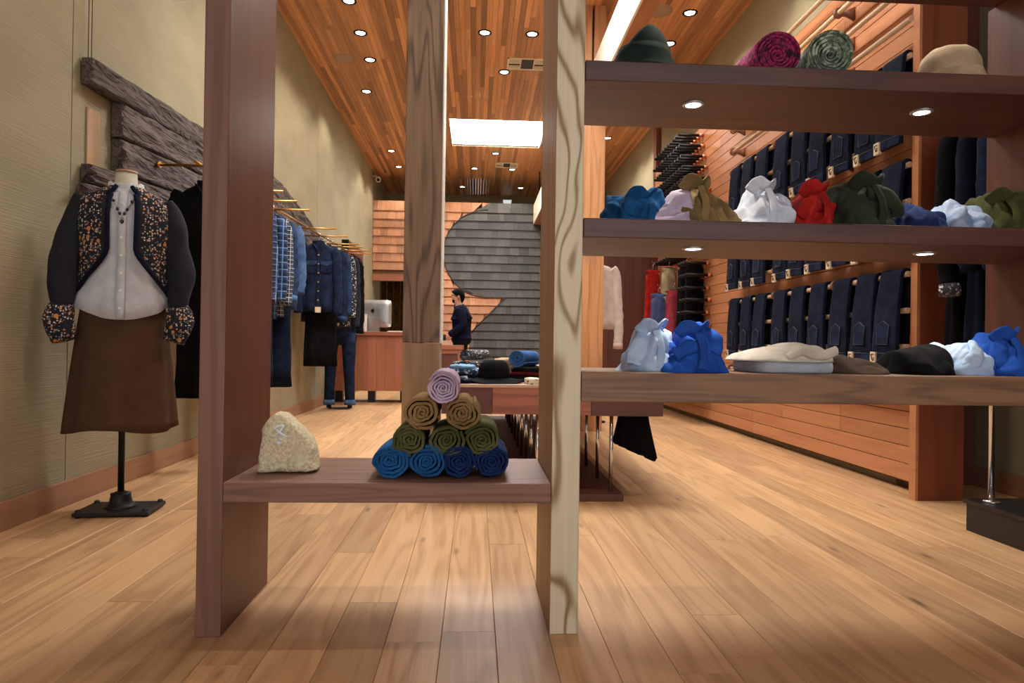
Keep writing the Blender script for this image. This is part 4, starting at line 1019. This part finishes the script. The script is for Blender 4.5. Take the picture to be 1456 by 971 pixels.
hang_l('navy denim jacket with rolled blue cuffs behind the trucker jacket', 'jacket', 7.80, MT['indigo2'], .163, .84, .72, cuff=MT['midblue'])
hang_l('blue denim shirt behind the navy denim jacket', 'shirt', 8.05, MT['midblue'], .163, .84, .66)
hang_l('black and white printed blouse near the framed mirror', 'blouse', 8.35, MT['printfloral'], .163, .88, .66, cuff=MT['printfloral'])
hang_l('dark grey cardigan near the framed mirror', 'cardigan', 8.65, fb('charcoal_knit', (52, 54, 64), (38, 40, 48)), .163, .92, .80)
hang_l('black cardigan at the far end of the brass rail', 'cardigan', 8.95, MT['blackcloth'], .163, .95, .86, cuff=MT['blackcloth'])

# framed mirror on the wall
mr = thing('framed_mirror', 'dark framed mirror leaning on the plaster wall past the clothes rail', 'mirror', (XL + .05, 11, .9))
y0, y1, z0, z1 = 10.35, 11.7, .95, 2.38; fm = .16
mb = MB()
for q in ((y0, y0 + fm, z0, z1), (y1 - fm, y1, z0, z1), (y0 + fm, y1 - fm, z0, z0 + fm), (y0 + fm, y1 - fm, z1 - fm, z1)): mb.box(XL, XL + .10, *q)
obj('frame', mb, MT['darkwood'], mr, bevel=.006); obj('mirror_pane', B(XL + .02, XL + .03, y0 + fm, y1 - fm, z0 + fm, z1 - fm), MT['glass'], mr)
obj('frame_edge', B(XL, XL + .102, y0 - .012, y0 - .001, z0, z1), MT['black'], mr)
pc = thing('picture_post', 'small dark framed panel on the wall behind the computer', 'picture', (XL + .03, 12.4, 1.3))
obj('frame', MB().box(XL, XL + .05, 12.25, 12.30, 1.0, 1.62).box(XL, XL + .05, 12.62, 12.67, 1.0, 1.62).box(XL, XL + .05, 12.30, 12.62, 1.57, 1.62).box(XL, XL + .05, 12.30, 12.62, 1.0, 1.05), MT['fir'], pc)
obj('panel', B(XL, XL + .03, 12.3, 12.62, 1.05, 1.57), MT['black'], pc)
# ================================================================== DRESS FORM WITH OUTFIT
MX, MY, MR = -1.685, 3.37, radians(20)
mn = thing('dress_form', 'cream dress form on a black iron stand beside the plaster wall', 'mannequin', (MX, MY, 0), MR)
def ell(z, hw, hd, n=40, ys=0): return [(hw * cos(2 * pi * j / n), ys + hd * sin(2 * pi * j / n), z) for j in range(n)]
TOR = [(.80, .15, .10), (.90, .165, .115), (1.02, .135, .10), (1.12, .125, .095), (1.25, .15, .105), (1.36, .165, .105), (1.44, .17, .09), (1.49, .14, .07), (1.515, .08, .055), (1.54, .05, .048), (1.62, .047, .046)]
obj('form_body', MB().loft([ell(*t) for t in TOR]), fb('cream_jersey', (222, 212, 192)), mn, local=True)
obj('neck_cap', MB().rev([(.048, 1.62), (.048, 1.629), (.044, 1.633), (.01, 1.634)], seg=28), MT['elm_low'], mn, local=True)
obj('pole', MB().tube([(0, 0, .05), (0, 0, .82)], .0145, 14), MT['black'], mn, local=True)
bs_ = obj('base_plate', B(-.165, .165, -.12, .12, 0.006, .024), MT['iron'], mn, bevel=.004, local=True); bs_.rotation_euler = (0, 0, radians(-14))
obj('flange', MB().rev([(.075, .022), (.062, .034), (.05, .05), (.044, .075), (.045, .09), (.03, .094), (.018, .10)], seg=24), MT['iron'], mn, local=True)
for sx in (-1, 1):
    for sy in (-1, 1):
        obj('bolt', MB().rev([(.013, .0), (.013, .032), (.008, .036)], (sx * .145, sy * .10, 0), 8), MT['iron'], bs_, local=True)
# skirt
sk = thing('wool_skirt', 'brown flared wool skirt on the dress form', 'skirt', (MX, MY, .38), MR)
rings = []
for k in range(17):
    u = k / 16; z = .64 - .622 * u; ring = []
    for j in range(72):
        a = 2 * pi * j / 72; hw, hd = .168 + .066 * u ** .8, .118 + .06 * u
        f = 1 + .035 * u * sin(6 * a + .6) + .02 * u * sin(11 * a + 2)
        ring.append((hw * f * cos(a), hd * f * sin(a), z + (.012 * sin(3 * a + 1) if k == 16 else 0)))
    rings.append(ring)
obj('skirt_cloth', MB().loft(rings, False), fb('brown_tweed', (90, 67, 49), (84, 62, 45)), sk, solid=.006, local=True)
obj('waistband', MB().loft([ell(.625, .170, .121), ell(.665, .168, .119)], False), fb('brown_band', (84, 62, 44)), sk, solid=.006, local=True)
# blouse
bl = thing('white_blouse', 'white button blouse worn by the dress form under the embroidered jacket', 'blouse', (MX, MY, .93), MR)
mBl = fb('white_gauze', (222, 224, 226), (204, 208, 214))
BR = [(1.565, .066, .060), (1.545, .060, .056), (1.525, .085, .062), (1.505, .135, .078), (1.475, .172, .096), (1.40, .178, .116), (1.30, .168, .122), (1.18, .160, .118), (1.08, .175, .125), (1.02, .196, .135), (.97, .214, .142)]
rings = []
for i, (z, hw, hd) in enumerate(BR):
    ring = []
    for j in range(60):
        a = 2 * pi * j / 60; fr = max(0, -sin(a)); u = i / 10
        f = 1 + .045 * u * u * sin(7 * a + 1) + .02 * u * sin(13 * a)
        zz = z - .93 + ((-.055 * fr ** 2 + .03 * abs(cos(a)) ** 3) * (u ** 5))
        ring.append((hw * f * cos(a), hd * f * sin(a), zz))
    rings.append(ring)
obj('blouse_cloth', MB().loft(rings, False), mBl, bl, solid=.003, local=True)
def bl_y(z):
    for (za, _, da), (zb, _, db) in zip(BR, BR[1:]):
        if zb <= z <= za: return -(da + (db - da) * (za - z) / (za - zb))
    return -.145
obj('placket', MB().grid(lambda u, v: ((u - .5) * .034, bl_y(1.52 - .60 * v) * 1.03 - .008, 1.52 - .60 * v - .93), 3, 20), mBl, bl, solid=.004, local=True)
for k in range(7):
    z = 1.46 - k * .082; obj('button', MB().tube([(0, bl_y(z) * 1.03 - .010, z - .93), (0, bl_y(z) * 1.03 - .015, z - .93)], .006, 10), MT['white'], bl, local=True)
mb = MB()
mb.loft([[(r * cos(a), r * .92 * sin(a), z - .93 - (.045 * max(0, -sin(a)) ** 3)) for a in [2 * pi * j / 40 for j in range(40)]] for r, z in ((.066, 1.53), (.068, 1.575), (.073, 1.572), (.082, 1.54))], False)
obj('collar', mb, mBl, bl, solid=.003, local=True)
# necklace
nk = thing('bead_necklace', 'dark bead necklace with pendant on the white blouse', 'necklace', (MX, MY, 1.39), MR)
pts = []
for k in range(25):
    u = k / 24 * 2 - 1; z = 1.395 + .155 * abs(u) ** 1.4; x = .072 * u * (1 - .25 * (1 - abs(u))); pts.append((x, (bl_y(z) - .012) * (1 - .35 * max(0, abs(u) - .6)), z - 1.39))
obj('cord', MB().tube(pts, .0018, 5), MT['brass'], nk, local=True)
bd = mesh('bead', MB().rev([(.001, -.008), (.006, -.004), (.0065, 0), (.006, .004), (.001, .008)], seg=8), MT['darkgrey'])
for k in (3, 5, 8, 10, 14, 16, 19, 21): link('bead', bd, nk, Vector(pts[k]) + Vector((0, -.005, 0)))
obj('pendant', MB().rev([(.001, -.032), (.008, -.024), (.009, -.012), (.005, -.002)], (0, pts[12][1] - .004, .0), 10, True, 0, 1, .5), MT['darkgrey'], nk, local=True)
# embroidered jacket
def flor_mat():
    m, nt, b = nmat('embroidered_navy', .9)
    v, _ = coords(nt, (1, 1, 1), 'obj', False)
    at = N(nt, 'ShaderNodeAttribute', attribute_name='rnd').outputs['Fac']
    def flowers(sc, th, off, sel):
        mp = N(nt, 'ShaderNodeVectorMath', operation='ADD'); nt.links.new(v, mp.inputs[0]); mp.inputs[1].default_value = off
        vo = N(nt, 'ShaderNodeTexVoronoi'); vo.inputs['Scale'].default_value = sc; vo.inputs['Randomness'].default_value = .7; nt.links.new(mp.outputs[0], vo.inputs['Vector'])
        sp = N(nt, 'ShaderNodeSeparateColor'); nt.links.new(vo.outputs['Color'], sp.inputs[0])
        return math_n(nt, 'MULTIPLY', math_n(nt, 'LESS_THAN', vo.outputs['Distance'], th), math_n(nt, 'GREATER_THAN', sp.outputs[0], sel)), sp.outputs[1]
    f1, r1 = flowers(62, .34, (0, 0, 0), .52); f2, r2 = flowers(100, .40, (3, 1, 2), .40); f3, r3 = flowers(26, .26, (1, 7, 2), .62)
    base = mixc(nt, noise_n(nt, v, 30, 2), rgb(22, 22, 34), rgb(15, 15, 24))
    col = mixc(nt, math_n(nt, 'MULTIPLY', f2, at), base, mixc(nt, math_n(nt, 'GREATER_THAN', r2, .5), rgb(206, 196, 176), rgb(116, 118, 128)))
    col = mixc(nt, math_n(nt, 'MULTIPLY', f1, at), col, mixc(nt, math_n(nt, 'GREATER_THAN', r1, .55), rgb(178, 112, 74), rgb(208, 160, 122)))
    col = mixc(nt, math_n(nt, 'MULTIPLY', f3, at), col, rgb(196, 130, 66))
    nt.links.new(col, b.inputs['Base Color']); return m
mFl = flor_mat()
jk = thing('embroidered_jacket', 'navy cropped jacket with floral embroidery worn open on the dress form', 'jacket', (MX, MY, 1.0), MR)
JR = [(1.548, .082, .070), (1.53, .112, .080), (1.508, .160, .094), (1.475, .192, .110), (1.41, .200, .132), (1.32, .196, .140), (1.22, .192, .140), (1.14, .192, .138), (1.07, .200, .136), (1.02, .206, .136), (.985, .208, .134)]
JF = []
for A_, B_ in zip(JR, JR[1:]):
    for k in range(4): JF.append(tuple(p + (q - p) * k / 4 for p, q in zip(A_, B_)))
JR = JF + [JR[-1]]
mb = MB(); rings = []; mb.a = []; nj = 64
for i, (z, hw, hd) in enumerate(JR):
    p0 = radians(23 if z > 1.5 else 17) if z > 1.24 else radians(17 + 75 * ((1.24 - z) / .255) ** 1.35)
    ring = []
    for j in range(nj):
        ph = p0 + (2 * pi - 2 * p0) * j / (nj - 1)
        f = 1 + .012 * sin(9 * ph + i * .25)
        ring.append((-hw * f * sin(ph), -hd * f * cos(ph), z - 1.0))
        dd = min(ph, 2 * pi - ph) - p0
        inner = 1 if dd > .13 else 0
        wdt = .92 if z > 1.2 else 1.0
        mb.a.append(float(inner and dd < wdt))
    rings.append(ring)
mb.loft(rings, False, True, False)
obj('jacket_body', mb, mFl, jk, solid=.005, local=True)
edge = []
for s in (1, -1):
    e = [r[0 if s > 0 else nj - 1] for r in rings]
    obj('front_edging', MB().tube([(x * 1.0, y - .002, z) for x, y, z in e], .010, 8), MT['navycloth'], jk, local=True)
for s in (-1, 1):
    path = [(s * .160, 0, 1.485), (s * .195, -.005, 1.41), (s * .222, -.02, 1.28), (s * .240, -.04, 1.15), (s * .242, -.06, 1.05), (s * .235, -.08, .975)]
    n = 30; pv = [Vector(p) - Vector((0, 0, 1.0)) for p in path]; o_ = []
    for i in range(n + 1):
        u = i / n * (len(pv) - 1); k = min(int(u), len(pv) - 2); t = u - k
        a, b2, c, d = pv[max(k - 1, 0)], pv[k], pv[k + 1], pv[min(k + 2, len(pv) - 1)]
        o_.append(.5 * ((2 * b2) + (c - a) * t + (2 * a - 5 * b2 + 4 * c - d) * t * t + (3 * b2 - a - 3 * c + d) * t ** 3))
    rd = [.050 + .020 * sin(pi * min(1, (i / n) ** 1.25)) - .012 * (i / n) for i in range(n + 1)]
    m2 = MB(); m2.tube(o_, rd, 20, True, 0, (.85, (0, 1, 0)))
    m2.v = [tuple(Vector(v) * 1 + Vector((nz(v[0] * 18, v[1] * 18, v[2] * 9 + s), nz(v[1] * 18 + 4, v[2] * 9, v[0] * 18), 0)) * .012) for v in m2.v]
    m2.a = [0.0] * len(m2.v)
    sv = obj('sleeve', m2, mFl, jk, local=True)
    c0 = Vector((s * .236, -.08, -.015)); c1 = Vector((s * .250, -.10, -.085)); c2_ = Vector((s * .222, -.12, -.185))
    m3 = MB(); m3.tube([c0, c0.lerp(c1, .5), c1, c1.lerp(c2_, .5), c2_], [.046, .060, .062, .058, .046], 20, True, 0, (.6, (0, 1, 0))); m3.a = [1.0] * len(m3.v)
    obj('embroidered_cuff', m3, mFl, sv, local=True)

# jeans on a leg form further along the wall
lf = thing('leg_form', 'leg form wearing cuffed blue jeans near the counter', 'mannequin', (-1.70, 8.7, 0))
obj('base_plate', B(-1.83, -1.57, 8.6, 8.82, 0, .012), MT['iron'], lf, bevel=.003)
for s in (-1, 1):
    x = -1.70 + s * .115
    lg = obj('jeans_leg', MB().tube([(x * 1.0 - s * .012, 8.7, .95), (x, 8.69, .72), (x, 8.70, .5), (x + s * .01, 8.71, .28), (x + s * .015, 8.71, .075)], [.098, .085, .072, .064, .062], 16), MT['indigo2'], lf)
    obj('cuff', MB().tube([(x + s * .015, 8.71, .05), (x + s * .015, 8.71, .115)], [.070, .069], 16), MT['ltblue'], lg)
    obj('ankle', MB().tube([(x + s * .015, 8.71, .012), (x + s * .015, 8.71, .06)], .03, 10), MT['iron'], lf)
obj('hip', MB().loft([[(-1.70 + p[0], 8.7 + p[1], z) for p in ell(0, hw, hd)] for z, hw, hd in ((.80, .20, .10), (.92, .205, .11), (1.06, .185, .105), (1.16, .175, .10))]), MT['indigo2'], lf)

# ================================================================== DISPLAY TABLE
TX0, TX1, TY0, TY1, TZ = -.175, 1.012, 3.62, 7.68, .615
tb = thing('display_table', 'long low cedar display table on rows of chrome rods', 'table', (.33, 3.62, 0))
obj('table_top', B(TX0, TX1, TY0 - .006, TY1, .598, TZ), MT['table_top'], tb, bevel=.002)
obj('front_block', B(TX0, .093, TY0, TY0 + .10, .457, .597), MT['table_dark'], tb)
obj('front_board', B(.095, .62, TY0, TY0 + .10, .457, .597), MT['table'], tb)
obj('front_block', B(.622, TX1, TY0, TY0 + .10, .452, .597), MT['table_dark'], tb)
obj('side_rail', B(TX1 - .09, TX1, TY0 + .101, TY1, .452, .597), MT['table_dark'], tb)
obj('side_rail', B(TX0, TX0 + .09, TY0 + .101, TY1, .457, .597), MT['table_dark'], tb)
obj('under_shelf', B(TX0 + .091, TX1 - .091, TY0 + .101, TY1, .50, .52), MT['darkwood'], tb)
obj('base_board', B(-.12, .80, 3.60, 7.62, 0, .038), MT['darkwood'], tb, bevel=.003)
obj('rod_plate', B(.30, .38, 3.64, 7.6, .485, .499), MT['chrome'], tb)
rodm = mesh('rod', MB().tube([(0, 0, .038), (0, 0, .50)], .0105, 12), MT['chrome'])
for xx in (-.06, .34, .74):
    for k in range(10): link('rod', rodm, tb, Vector((xx, 3.66 + .41 * k, 0)) - tb.location)
bs2 = thing('black_skirt', 'black pleated skirt hanging below the end of the display table', 'skirt', (.90, 3.84, .16))
rings = []
for k in range(9):
    u = k / 8; ring = []
    for j in range(48):
        a = 2 * pi * j / 48; hw, hd = .085 + .035 * u, .05 + .03 * u; f = 1 + .10 * u * sin(12 * a)
        zl = .285 + (.05 - .10 * cos(a) * .9) * -1
        zl = .34 - .0 - (.10 * (1 + cos(a)) * .5 + .065) + .02 * (1 if sin(12 * a) > 0 else 0)
        ring.append((.90 + hw * f * cos(a) + .012 * u, 3.84 + hd * f * sin(a), .448 + (zl - .448) * u))
    rings.append(ring)
obj('skirt_cloth', MB().loft(rings, True), MT['blackcloth'], bs2)
obj('clip', MB().tube([(.84, 3.84, .449), (.96, 3.84, .449)], .004, 6), MT['chrome'], bs2)
# goods on the table
TG = 'folded goods on the display table'
folded('folded_textile', 'blue and white printed textiles stacked on the table beside the black hat', 'textile', [(MT['printblue'], .03, 0, 0), (MT['navycloth'], .018, .01, .0), (MT['printblue'], .03, .0, .01), (fb('sky_blue_cotton', (140, 184, 224)), .022, .02, .05)], -.165, .05, TZ, 3.95, .30, 3)
folded('folded_textile', 'dark navy folded textile at the table front under the printed stack', 'textile', [(MT['navycloth'], .02, 0, 0), (MT['printgrey'], .016, .02, .02)], -.165, -.02, TZ, 3.70, .12, 5)
roll(-.06, TZ + .145, .036, MT['printgrey'], 'grey striped roll lying behind the printed textiles', 3.5, 1.0, 4.14, .26, 'rolled_textile', 'textile', .0, .2, wob=.04, yaw_=.5)
folded('folded_textile', 'grey folded textile stack carrying the striped roll', 'textile', [(MT['printgrey'], .035, 0, 0), (MT['navycloth'], .035, .01, .01), (MT['printgrey'], .042, .01, .01)], -.15, .09, TZ, 4.27, .26, 6)
folded('folded_textile', 'tan folded textile stack behind the black hat', 'textile', [(fb('grey_wool', (96, 92, 96)), .05, 0, 0), (fb('tan_wool', (176, 150, 116)), .045, .0, .0), (fb('tan_wool_b', (184, 158, 124)), .04, .01, .02)], .11, .32, TZ, 4.32, .30, 7)
folded('folded_textile', 'dark maroon and black folded stack under the blue roll', 'textile', [(MT['blackcloth'], .04, 0, 0), (fb('maroon_wool', (96, 28, 34)), .022, .0, .03), (MT['blackcloth'], .028, .04, .0)], .17, .50, TZ, 3.98, .28, 8)
roll(.235, TZ + .135, .050, fb('cornflower_blue', (74, 118, 180), (54, 92, 150)), 'cornflower blue roll lying on the black folded stack', 3.6, 2.0, 3.86, .26, 'rolled_textile', 'textile', .0, .2, wob=.05, yaw_=.45)
folded('folded_textile', 'cream and brown patterned textile at the table front beside the hat', 'textile', [(print_cloth('cream_print', rgb(226, 212, 188), rgb(120, 92, 70), rgb(180, 160, 134), 45), .03, 0, 0)], .27, .44, TZ, 3.71, .14, 9)
folded('folded_textile', 'red and brown folded textile on the table beside the fir column', 'textile', [(fb('dark_red_wool', (122, 26, 32)), .022, 0, 0), (MT['darkgrey'], .02, .0, .03), (fb('brown_plaid', (120, 88, 66)), .018, .01, .08)], .58, .86, TZ, 4.35, .28, 10)
hat('fedora', 'black felt fedora with wavy brim on the display table', MT['blackcloth'], .105, 3.77, TZ, [(.082, .012), (.083, .04), (.080, .075), (.070, .105), (.050, .122), (.025, .120), (.01, .116)], (.080, .155, .022, .014), 1.05, 1.0, 1.2, 0, 0)

# ================================================================== COUNTERS
ct = thing('sales_counter', 'long cherry wood sales counter under the computer', 'counter', (-1.45, 9.6, 0))
for i in range(9): obj('front_panel', B(-1.995 + i * .125, -1.995 + (i + 1) * .125 - .002, 9.56, 9.60, .17, .94), MT['counter'], ct)
obj('counter_body', B(-1.99, -.88, 9.601, 10.2, .17, .94), MT['darkwood'], ct)
obj('counter_top', B(-1.998, -.86, 9.52, 10.24, .94, .99), MT['counter_top'], ct, bevel=.003)
for x in (-1.9, -1.45, -1.0): obj('leg', B(x - .05, x + .05, 9.7, 9.8, 0, .17), MT['plinth'], ct)
obj('drawer_pull', B(-.93, -.90, 9.545, 9.56, .80, .82), MT['chrome'], ct)
c2t = thing('packing_counter', 'small cherry wood counter in front of the man', 'counter', (-.4, 9.3, 0))
obj('counter_body', B(-.62, -.18, 9.34, 9.78, 0, .76), MT['counter'], c2t)
obj('front_frame', MB().box(-.62, -.56, 9.32, 9.34, 0, .76).box(-.24, -.18, 9.32, 9.34, 0, .76).box(-.56, -.24, 9.32, 9.34, .70, .76), MT['counter_top'], c2t)
obj('recess', B(-.56, -.24, 9.334, 9.34, .05, .70), MT['darkwood'], c2t)
obj('counter_top', B(-.64, -.163, 9.30, 9.80, .76, .82), MT['counter_top'], c2t, bevel=.003)
cb_ = thing('card_box', 'small tan wooden box on the packing counter', 'box', (-.41, 9.42, .82))
obj('box_body', B(-.47, -.335, 9.37, 9.47, .82, .872), MT['table_top'], cb_, bevel=.002); obj('box_lid', B(-.472, -.333, 9.368, 9.472, .872, .882), MT['table_top'], cb_)
ph_ = thing('card_reader', 'small black card reader standing on the tan box', 'card reader', (-.43, 9.42, .882))
obj('reader_body', B(-.46, -.405, 9.39, 9.44, .882, .965), MT['black'], ph_, bevel=.006); obj('reader_screen', B(-.452, -.413, 9.387, 9.39, .925, .955), MT['darkgrey'], ph_)
# computer, back towards us
im = thing('desktop_computer', 'silver all-in-one computer on the sales counter seen from behind', 'computer', (-1.46, 9.82, .99), radians(-6))
mb = MB(); rings = []
for y, sx, sz, dz in ((.012, 1, 1, 0), (.006, 1, 1, 0), (-.004, .97, .96, 0), (-.022, .7, .7, 0), (-.03, .35, .35, 0)):
    rings.append([(sx * .264 * cos(a) * (abs(cos(a)) ** 12 + abs(sin(a)) ** 12) ** (-1 / 12), y, .262 + sz * .195 * sin(a) * (abs(cos(a)) ** 12 + abs(sin(a)) ** 12) ** (-1 / 12)) for a in [2 * pi * j / 48 for j in range(48)]])
hs = obj('housing', MB().loft(rings), MT['alu'], im, local=True)
obj('screen', B(-.255, .255, .0125, .015, .12, .445), MT['black'], hs, local=True)
mb = MB(); mb.prism([(0 + .026 * cos(a) * (1 if not (-.5 < a - 0 < .5) else .78), .30 + .028 * sin(a) - (.004 if abs(a - pi / 2) < .3 else 0)) for a in [2 * pi * j / 32 - pi + .0001 for j in range(32)]], 'y', -.034, -.026)
mb.prism([(.002, .331), (.006, .342), (.015, .348), (.012, .337)], 'y', -.034, -.028)
obj('logo', mb, MT['black'], hs, local=True)
obj('stand', MB().prism([(-.02, 0.012), (-.06, .20), (-.035, .20), (.0, .02), (.10, .006), (.10, 0), (-.06, 0), (-.06, .006)], 'x', -.09, .09), MT['alu'], im, local=True)
wb = thing('white_box', 'small white box on the counter beside the computer', 'box', (-1.62, 9.66, .99)); obj('box_body', B(-1.68, -1.53, 9.62, 9.72, .99, 1.22), MT['white'], wb, bevel=.004); obj('box_lid', B(-1.682, -1.528, 9.618, 9.722, 1.22, 1.235), MT['white'], wb)
pp = thing('paper_stack', 'stack of white paper lying on the sales counter', 'paper', (-1.1, 9.75, .99))
for k in range(3): obj('sheet', B(-1.24 + .01 * k, -.96 + .008 * k, 9.62, 9.84, .99 + .006 * k, .996 + .006 * k), MT['white'], pp)

# ================================================================== THE MAN
def skin_obj(name, verts, edges, rads, mat, parent=None, roots=(0,), sub=2):
    me = bpy.data.meshes.new(name); me.from_pydata(verts, edges, []); me.materials.append(mat)
    o = link(name, me, parent)
    bpy.context.view_layer.objects.active = o
    md = o.modifiers.new('skin', 'SKIN'); md.use_smooth_shade = True
    if not me.skin_vertices: me.attributes
    sv = me.skin_vertices[0].data if len(me.skin_vertices) else None
    if sv is None:
        with bpy.context.temp_override(object=o, active_object=o): bpy.ops.mesh.customdata_skin_add()
        sv = me.skin_vertices[0].data
    for i, r in enumerate(rads): sv[i].radius = (r, r) if not isinstance(r, tuple) else r
    for v in sv: v.use_root = False
    for r in roots: sv[r].use_root = True
    s = o.modifiers.new('sub', 'SUBSURF'); s.levels = sub; s.render_levels = sub
    return o
mSkin = plain('skin', rgb(196, 142, 112), .55, 0, .05, 40); mHair = fabric('black_hair', rgb(18, 15, 14), rgb(12, 10, 10))
PX, PY = -.225, 10.05
man = thing('person', 'man in dark navy jacket looking down at the packing counter', 'person', (PX, PY, 0))
V = [(0, 0, .90), (.01, 0, 1.06), (.01, 0, 1.22), (-.01, 0, 1.34), (-.03, 0, 1.42), (-.045, 0, 1.49), (-.05, 0, 1.565),          # 0..6 pelvis to crown
     (-.0, -.17, 1.335), (.03, -.21, 1.10), (-.17, -.215, .945), (-.235, -.215, .905),                                         # 7..10 near arm
     (-.0, .17, 1.335), (.0, .21, 1.10), (-.15, .17, .97), (-.22, .15, .92),                                                     # 11..14 far arm
     (.0, -.09, .84), (-.01, -.095, .47), (.02, -.095, .09), (-.11, -.10, .04),                                               # 15..18 near leg
     (.0, .09, .84), (.0, .095, .47), (.03, .095, .09), (-.10, .10, .04),                                                      # 19..22 far leg
     (-.095, 0, 1.475), (-.118, 0, 1.525)]                                                                                      # 23 chin, 24 nose
E_ = [(0, 1), (1, 2), (2, 3), (3, 4), (4, 5), (5, 6), (3, 7), (7, 8), (8, 9), (9, 10), (3, 11), (11, 12), (12, 13), (13, 14), (0, 15), (15, 16), (16, 17), (17, 18), (0, 19), (19, 20), (20, 21), (21, 22), (5, 23), (5, 24)]
Rr = [.08, .085, .105, .09, .05, .078, .07, .055, .042, .03, .028, .055, .042, .03, .028, .06, .05, .04, .035, .06, .05, .04, .035, .03, .016]
fing = []
for hx, hy, hz, sg in ((-.235, -.215, .905, -1), (-.22, .15, .92, 1)):
    for k, (oy, ln) in enumerate(((-.03, .055), (-.01, .07), (.01, .075), (.03, .065))):
        b = len(V); V += [(hx, hy + oy * .7, hz), (hx - ln * .6, hy + oy, hz - .012), (hx - ln, hy + oy, hz - .035)]; E_ += [(b, b + 1), (b + 1, b + 2)]; Rr += [.009, .0085, .007]; fing.append(b)
    b = len(V); V += [(hx + .02, hy - sg * .02, hz), (hx - .01, hy - sg * .05, hz - .01), (hx - .035, hy - sg * .055, hz - .025)]; E_ += [(b, b + 1), (b + 1, b + 2)]; Rr += [.011, .010, .008]; fing.append(b)
skin_obj('body', V, E_, Rr, mSkin, man, [0] + fing)
mJk = fb('navy_jacket_cloth', (24, 28, 56), (18, 20, 42))
skin_obj('jacket', [(.02, 0, .80), (.02, 0, .92), (.02, 0, 1.06), (.02, 0, 1.20), (.0, 0, 1.325), (-.02, 0, 1.405), (.01, -.165, 1.33), (.045, -.21, 1.10), (-.165, -.216, .952), (.01, .165, 1.33), (.005, .21, 1.10), (-.14, .175, .975)],
         [(0, 1), (1, 2), (2, 3), (3, 4), (4, 5), (4, 6), (6, 7), (7, 8), (4, 9), (9, 10), (10, 11)], [.155, .15, .145, .16, .135, .07, .085, .068, .048, .085, .068, .048], mJk, man, [2])
obj('collar', MB().loft([[(-.022 + dx + r * cos(a), r * .95 * sin(a), z) for a in [2 * pi * j / 20 for j in range(20)]] for z, r, dx in ((1.36, .085, .01), (1.40, .072, .004), (1.425, .066, .0))], False), mJk, man, solid=.008, local=True)
skin_obj('trousers', [(.01, 0, .96), (.01, 0, .84), (.0, -.09, .74), (-.01, -.095, .45), (.02, -.095, .08), (.0, .09, .74), (.0, .095, .45), (.03, .095, .08)], [(0, 1), (1, 2), (2, 3), (3, 4), (1, 5), (5, 6), (6, 7)], [.13, .135, .10, .076, .064, .10, .076, .064], MT['blackcloth'], man, [1])
for y in (-.098, .098):
    obj('shoe', MB().loft([[(-.03 + .02 + dx, y + p[1], p[2]) for p in [(0, w * cos(a), max(0.0, .03 + h * sin(a))) for a in [2 * pi * j / 14 for j in range(14)]]] for dx, w, h in ((.075, .02, .03), (.06, .036, .05), (.0, .042, .06), (-.09, .045, .04), (-.15, .035, .028), (-.17, .015, .015))]), MT['plinth'], man, local=True)
hc = MB().grid(lambda u, v: (-.04 + (.098 - .004 * v) * cos(u * 2 * pi) * sin(v * 1.75) * (1.0), .083 * sin(u * 2 * pi) * sin(v * 1.75), 1.555 + .092 * cos(v * 1.75) + (.075 * max(0, -cos(u * 2 * pi)) ** 2 * max(0, v - .55) * 2.2)), 32, 12, wrapu=True)
obj('hair', hc, mHair, man, solid=.01, local=True)
obj('hair_back', MB().loft([[(.03 + dx + r * cos(a) * .6, r * 1.2 * sin(a), z) for a in [2 * pi * j / 16 for j in range(16)]] for z, r, dx in ((1.44, .03, -.02), (1.48, .05, -.01), (1.53, .055, 0), (1.58, .05, 0))]), mHair, man, local=True)
obj('beard', MB().loft([[(-.085 + r * 1.0 * cos(a) + dx, r * 1.25 * sin(a), z) for a in [2 * pi * j / 16 for j in range(16)]] for z, r, dx in ((1.434, .014, .0), (1.446, .032, -.002), (1.466, .041, .001), (1.485, .042, .008), (1.50, .038, .018))]), mHair, man, local=True)
for s in (-1, 1):
    obj('ear', MB().rev([(.002, -.028), (.015, -.02), (.017, 0), (.014, .022), (.003, .03)], (-.03, s * .082, 1.52), 10, True, 0, 1, .5), mSkin, man, local=True)
    obj('eye', MB().rev([(.001, -.008), (.007, -.004), (.008, 0), (.007, .004), (.001, .008)], (-.122, s * .033, 1.535), 8), MT['white'], man, local=True)
    obj('eyebrow', MB().tube([(-.125, s * .018, 1.553), (-.118, s * .05, 1.556)], .006, 6), mHair, man, local=True)
obj('mouth', MB().tube([(-.124, -.02, 1.487), (-.128, 0, 1.487), (-.124, .02, 1.487)], .005, 6), plain('lips', rgb(150, 86, 76), .5), man, local=True)
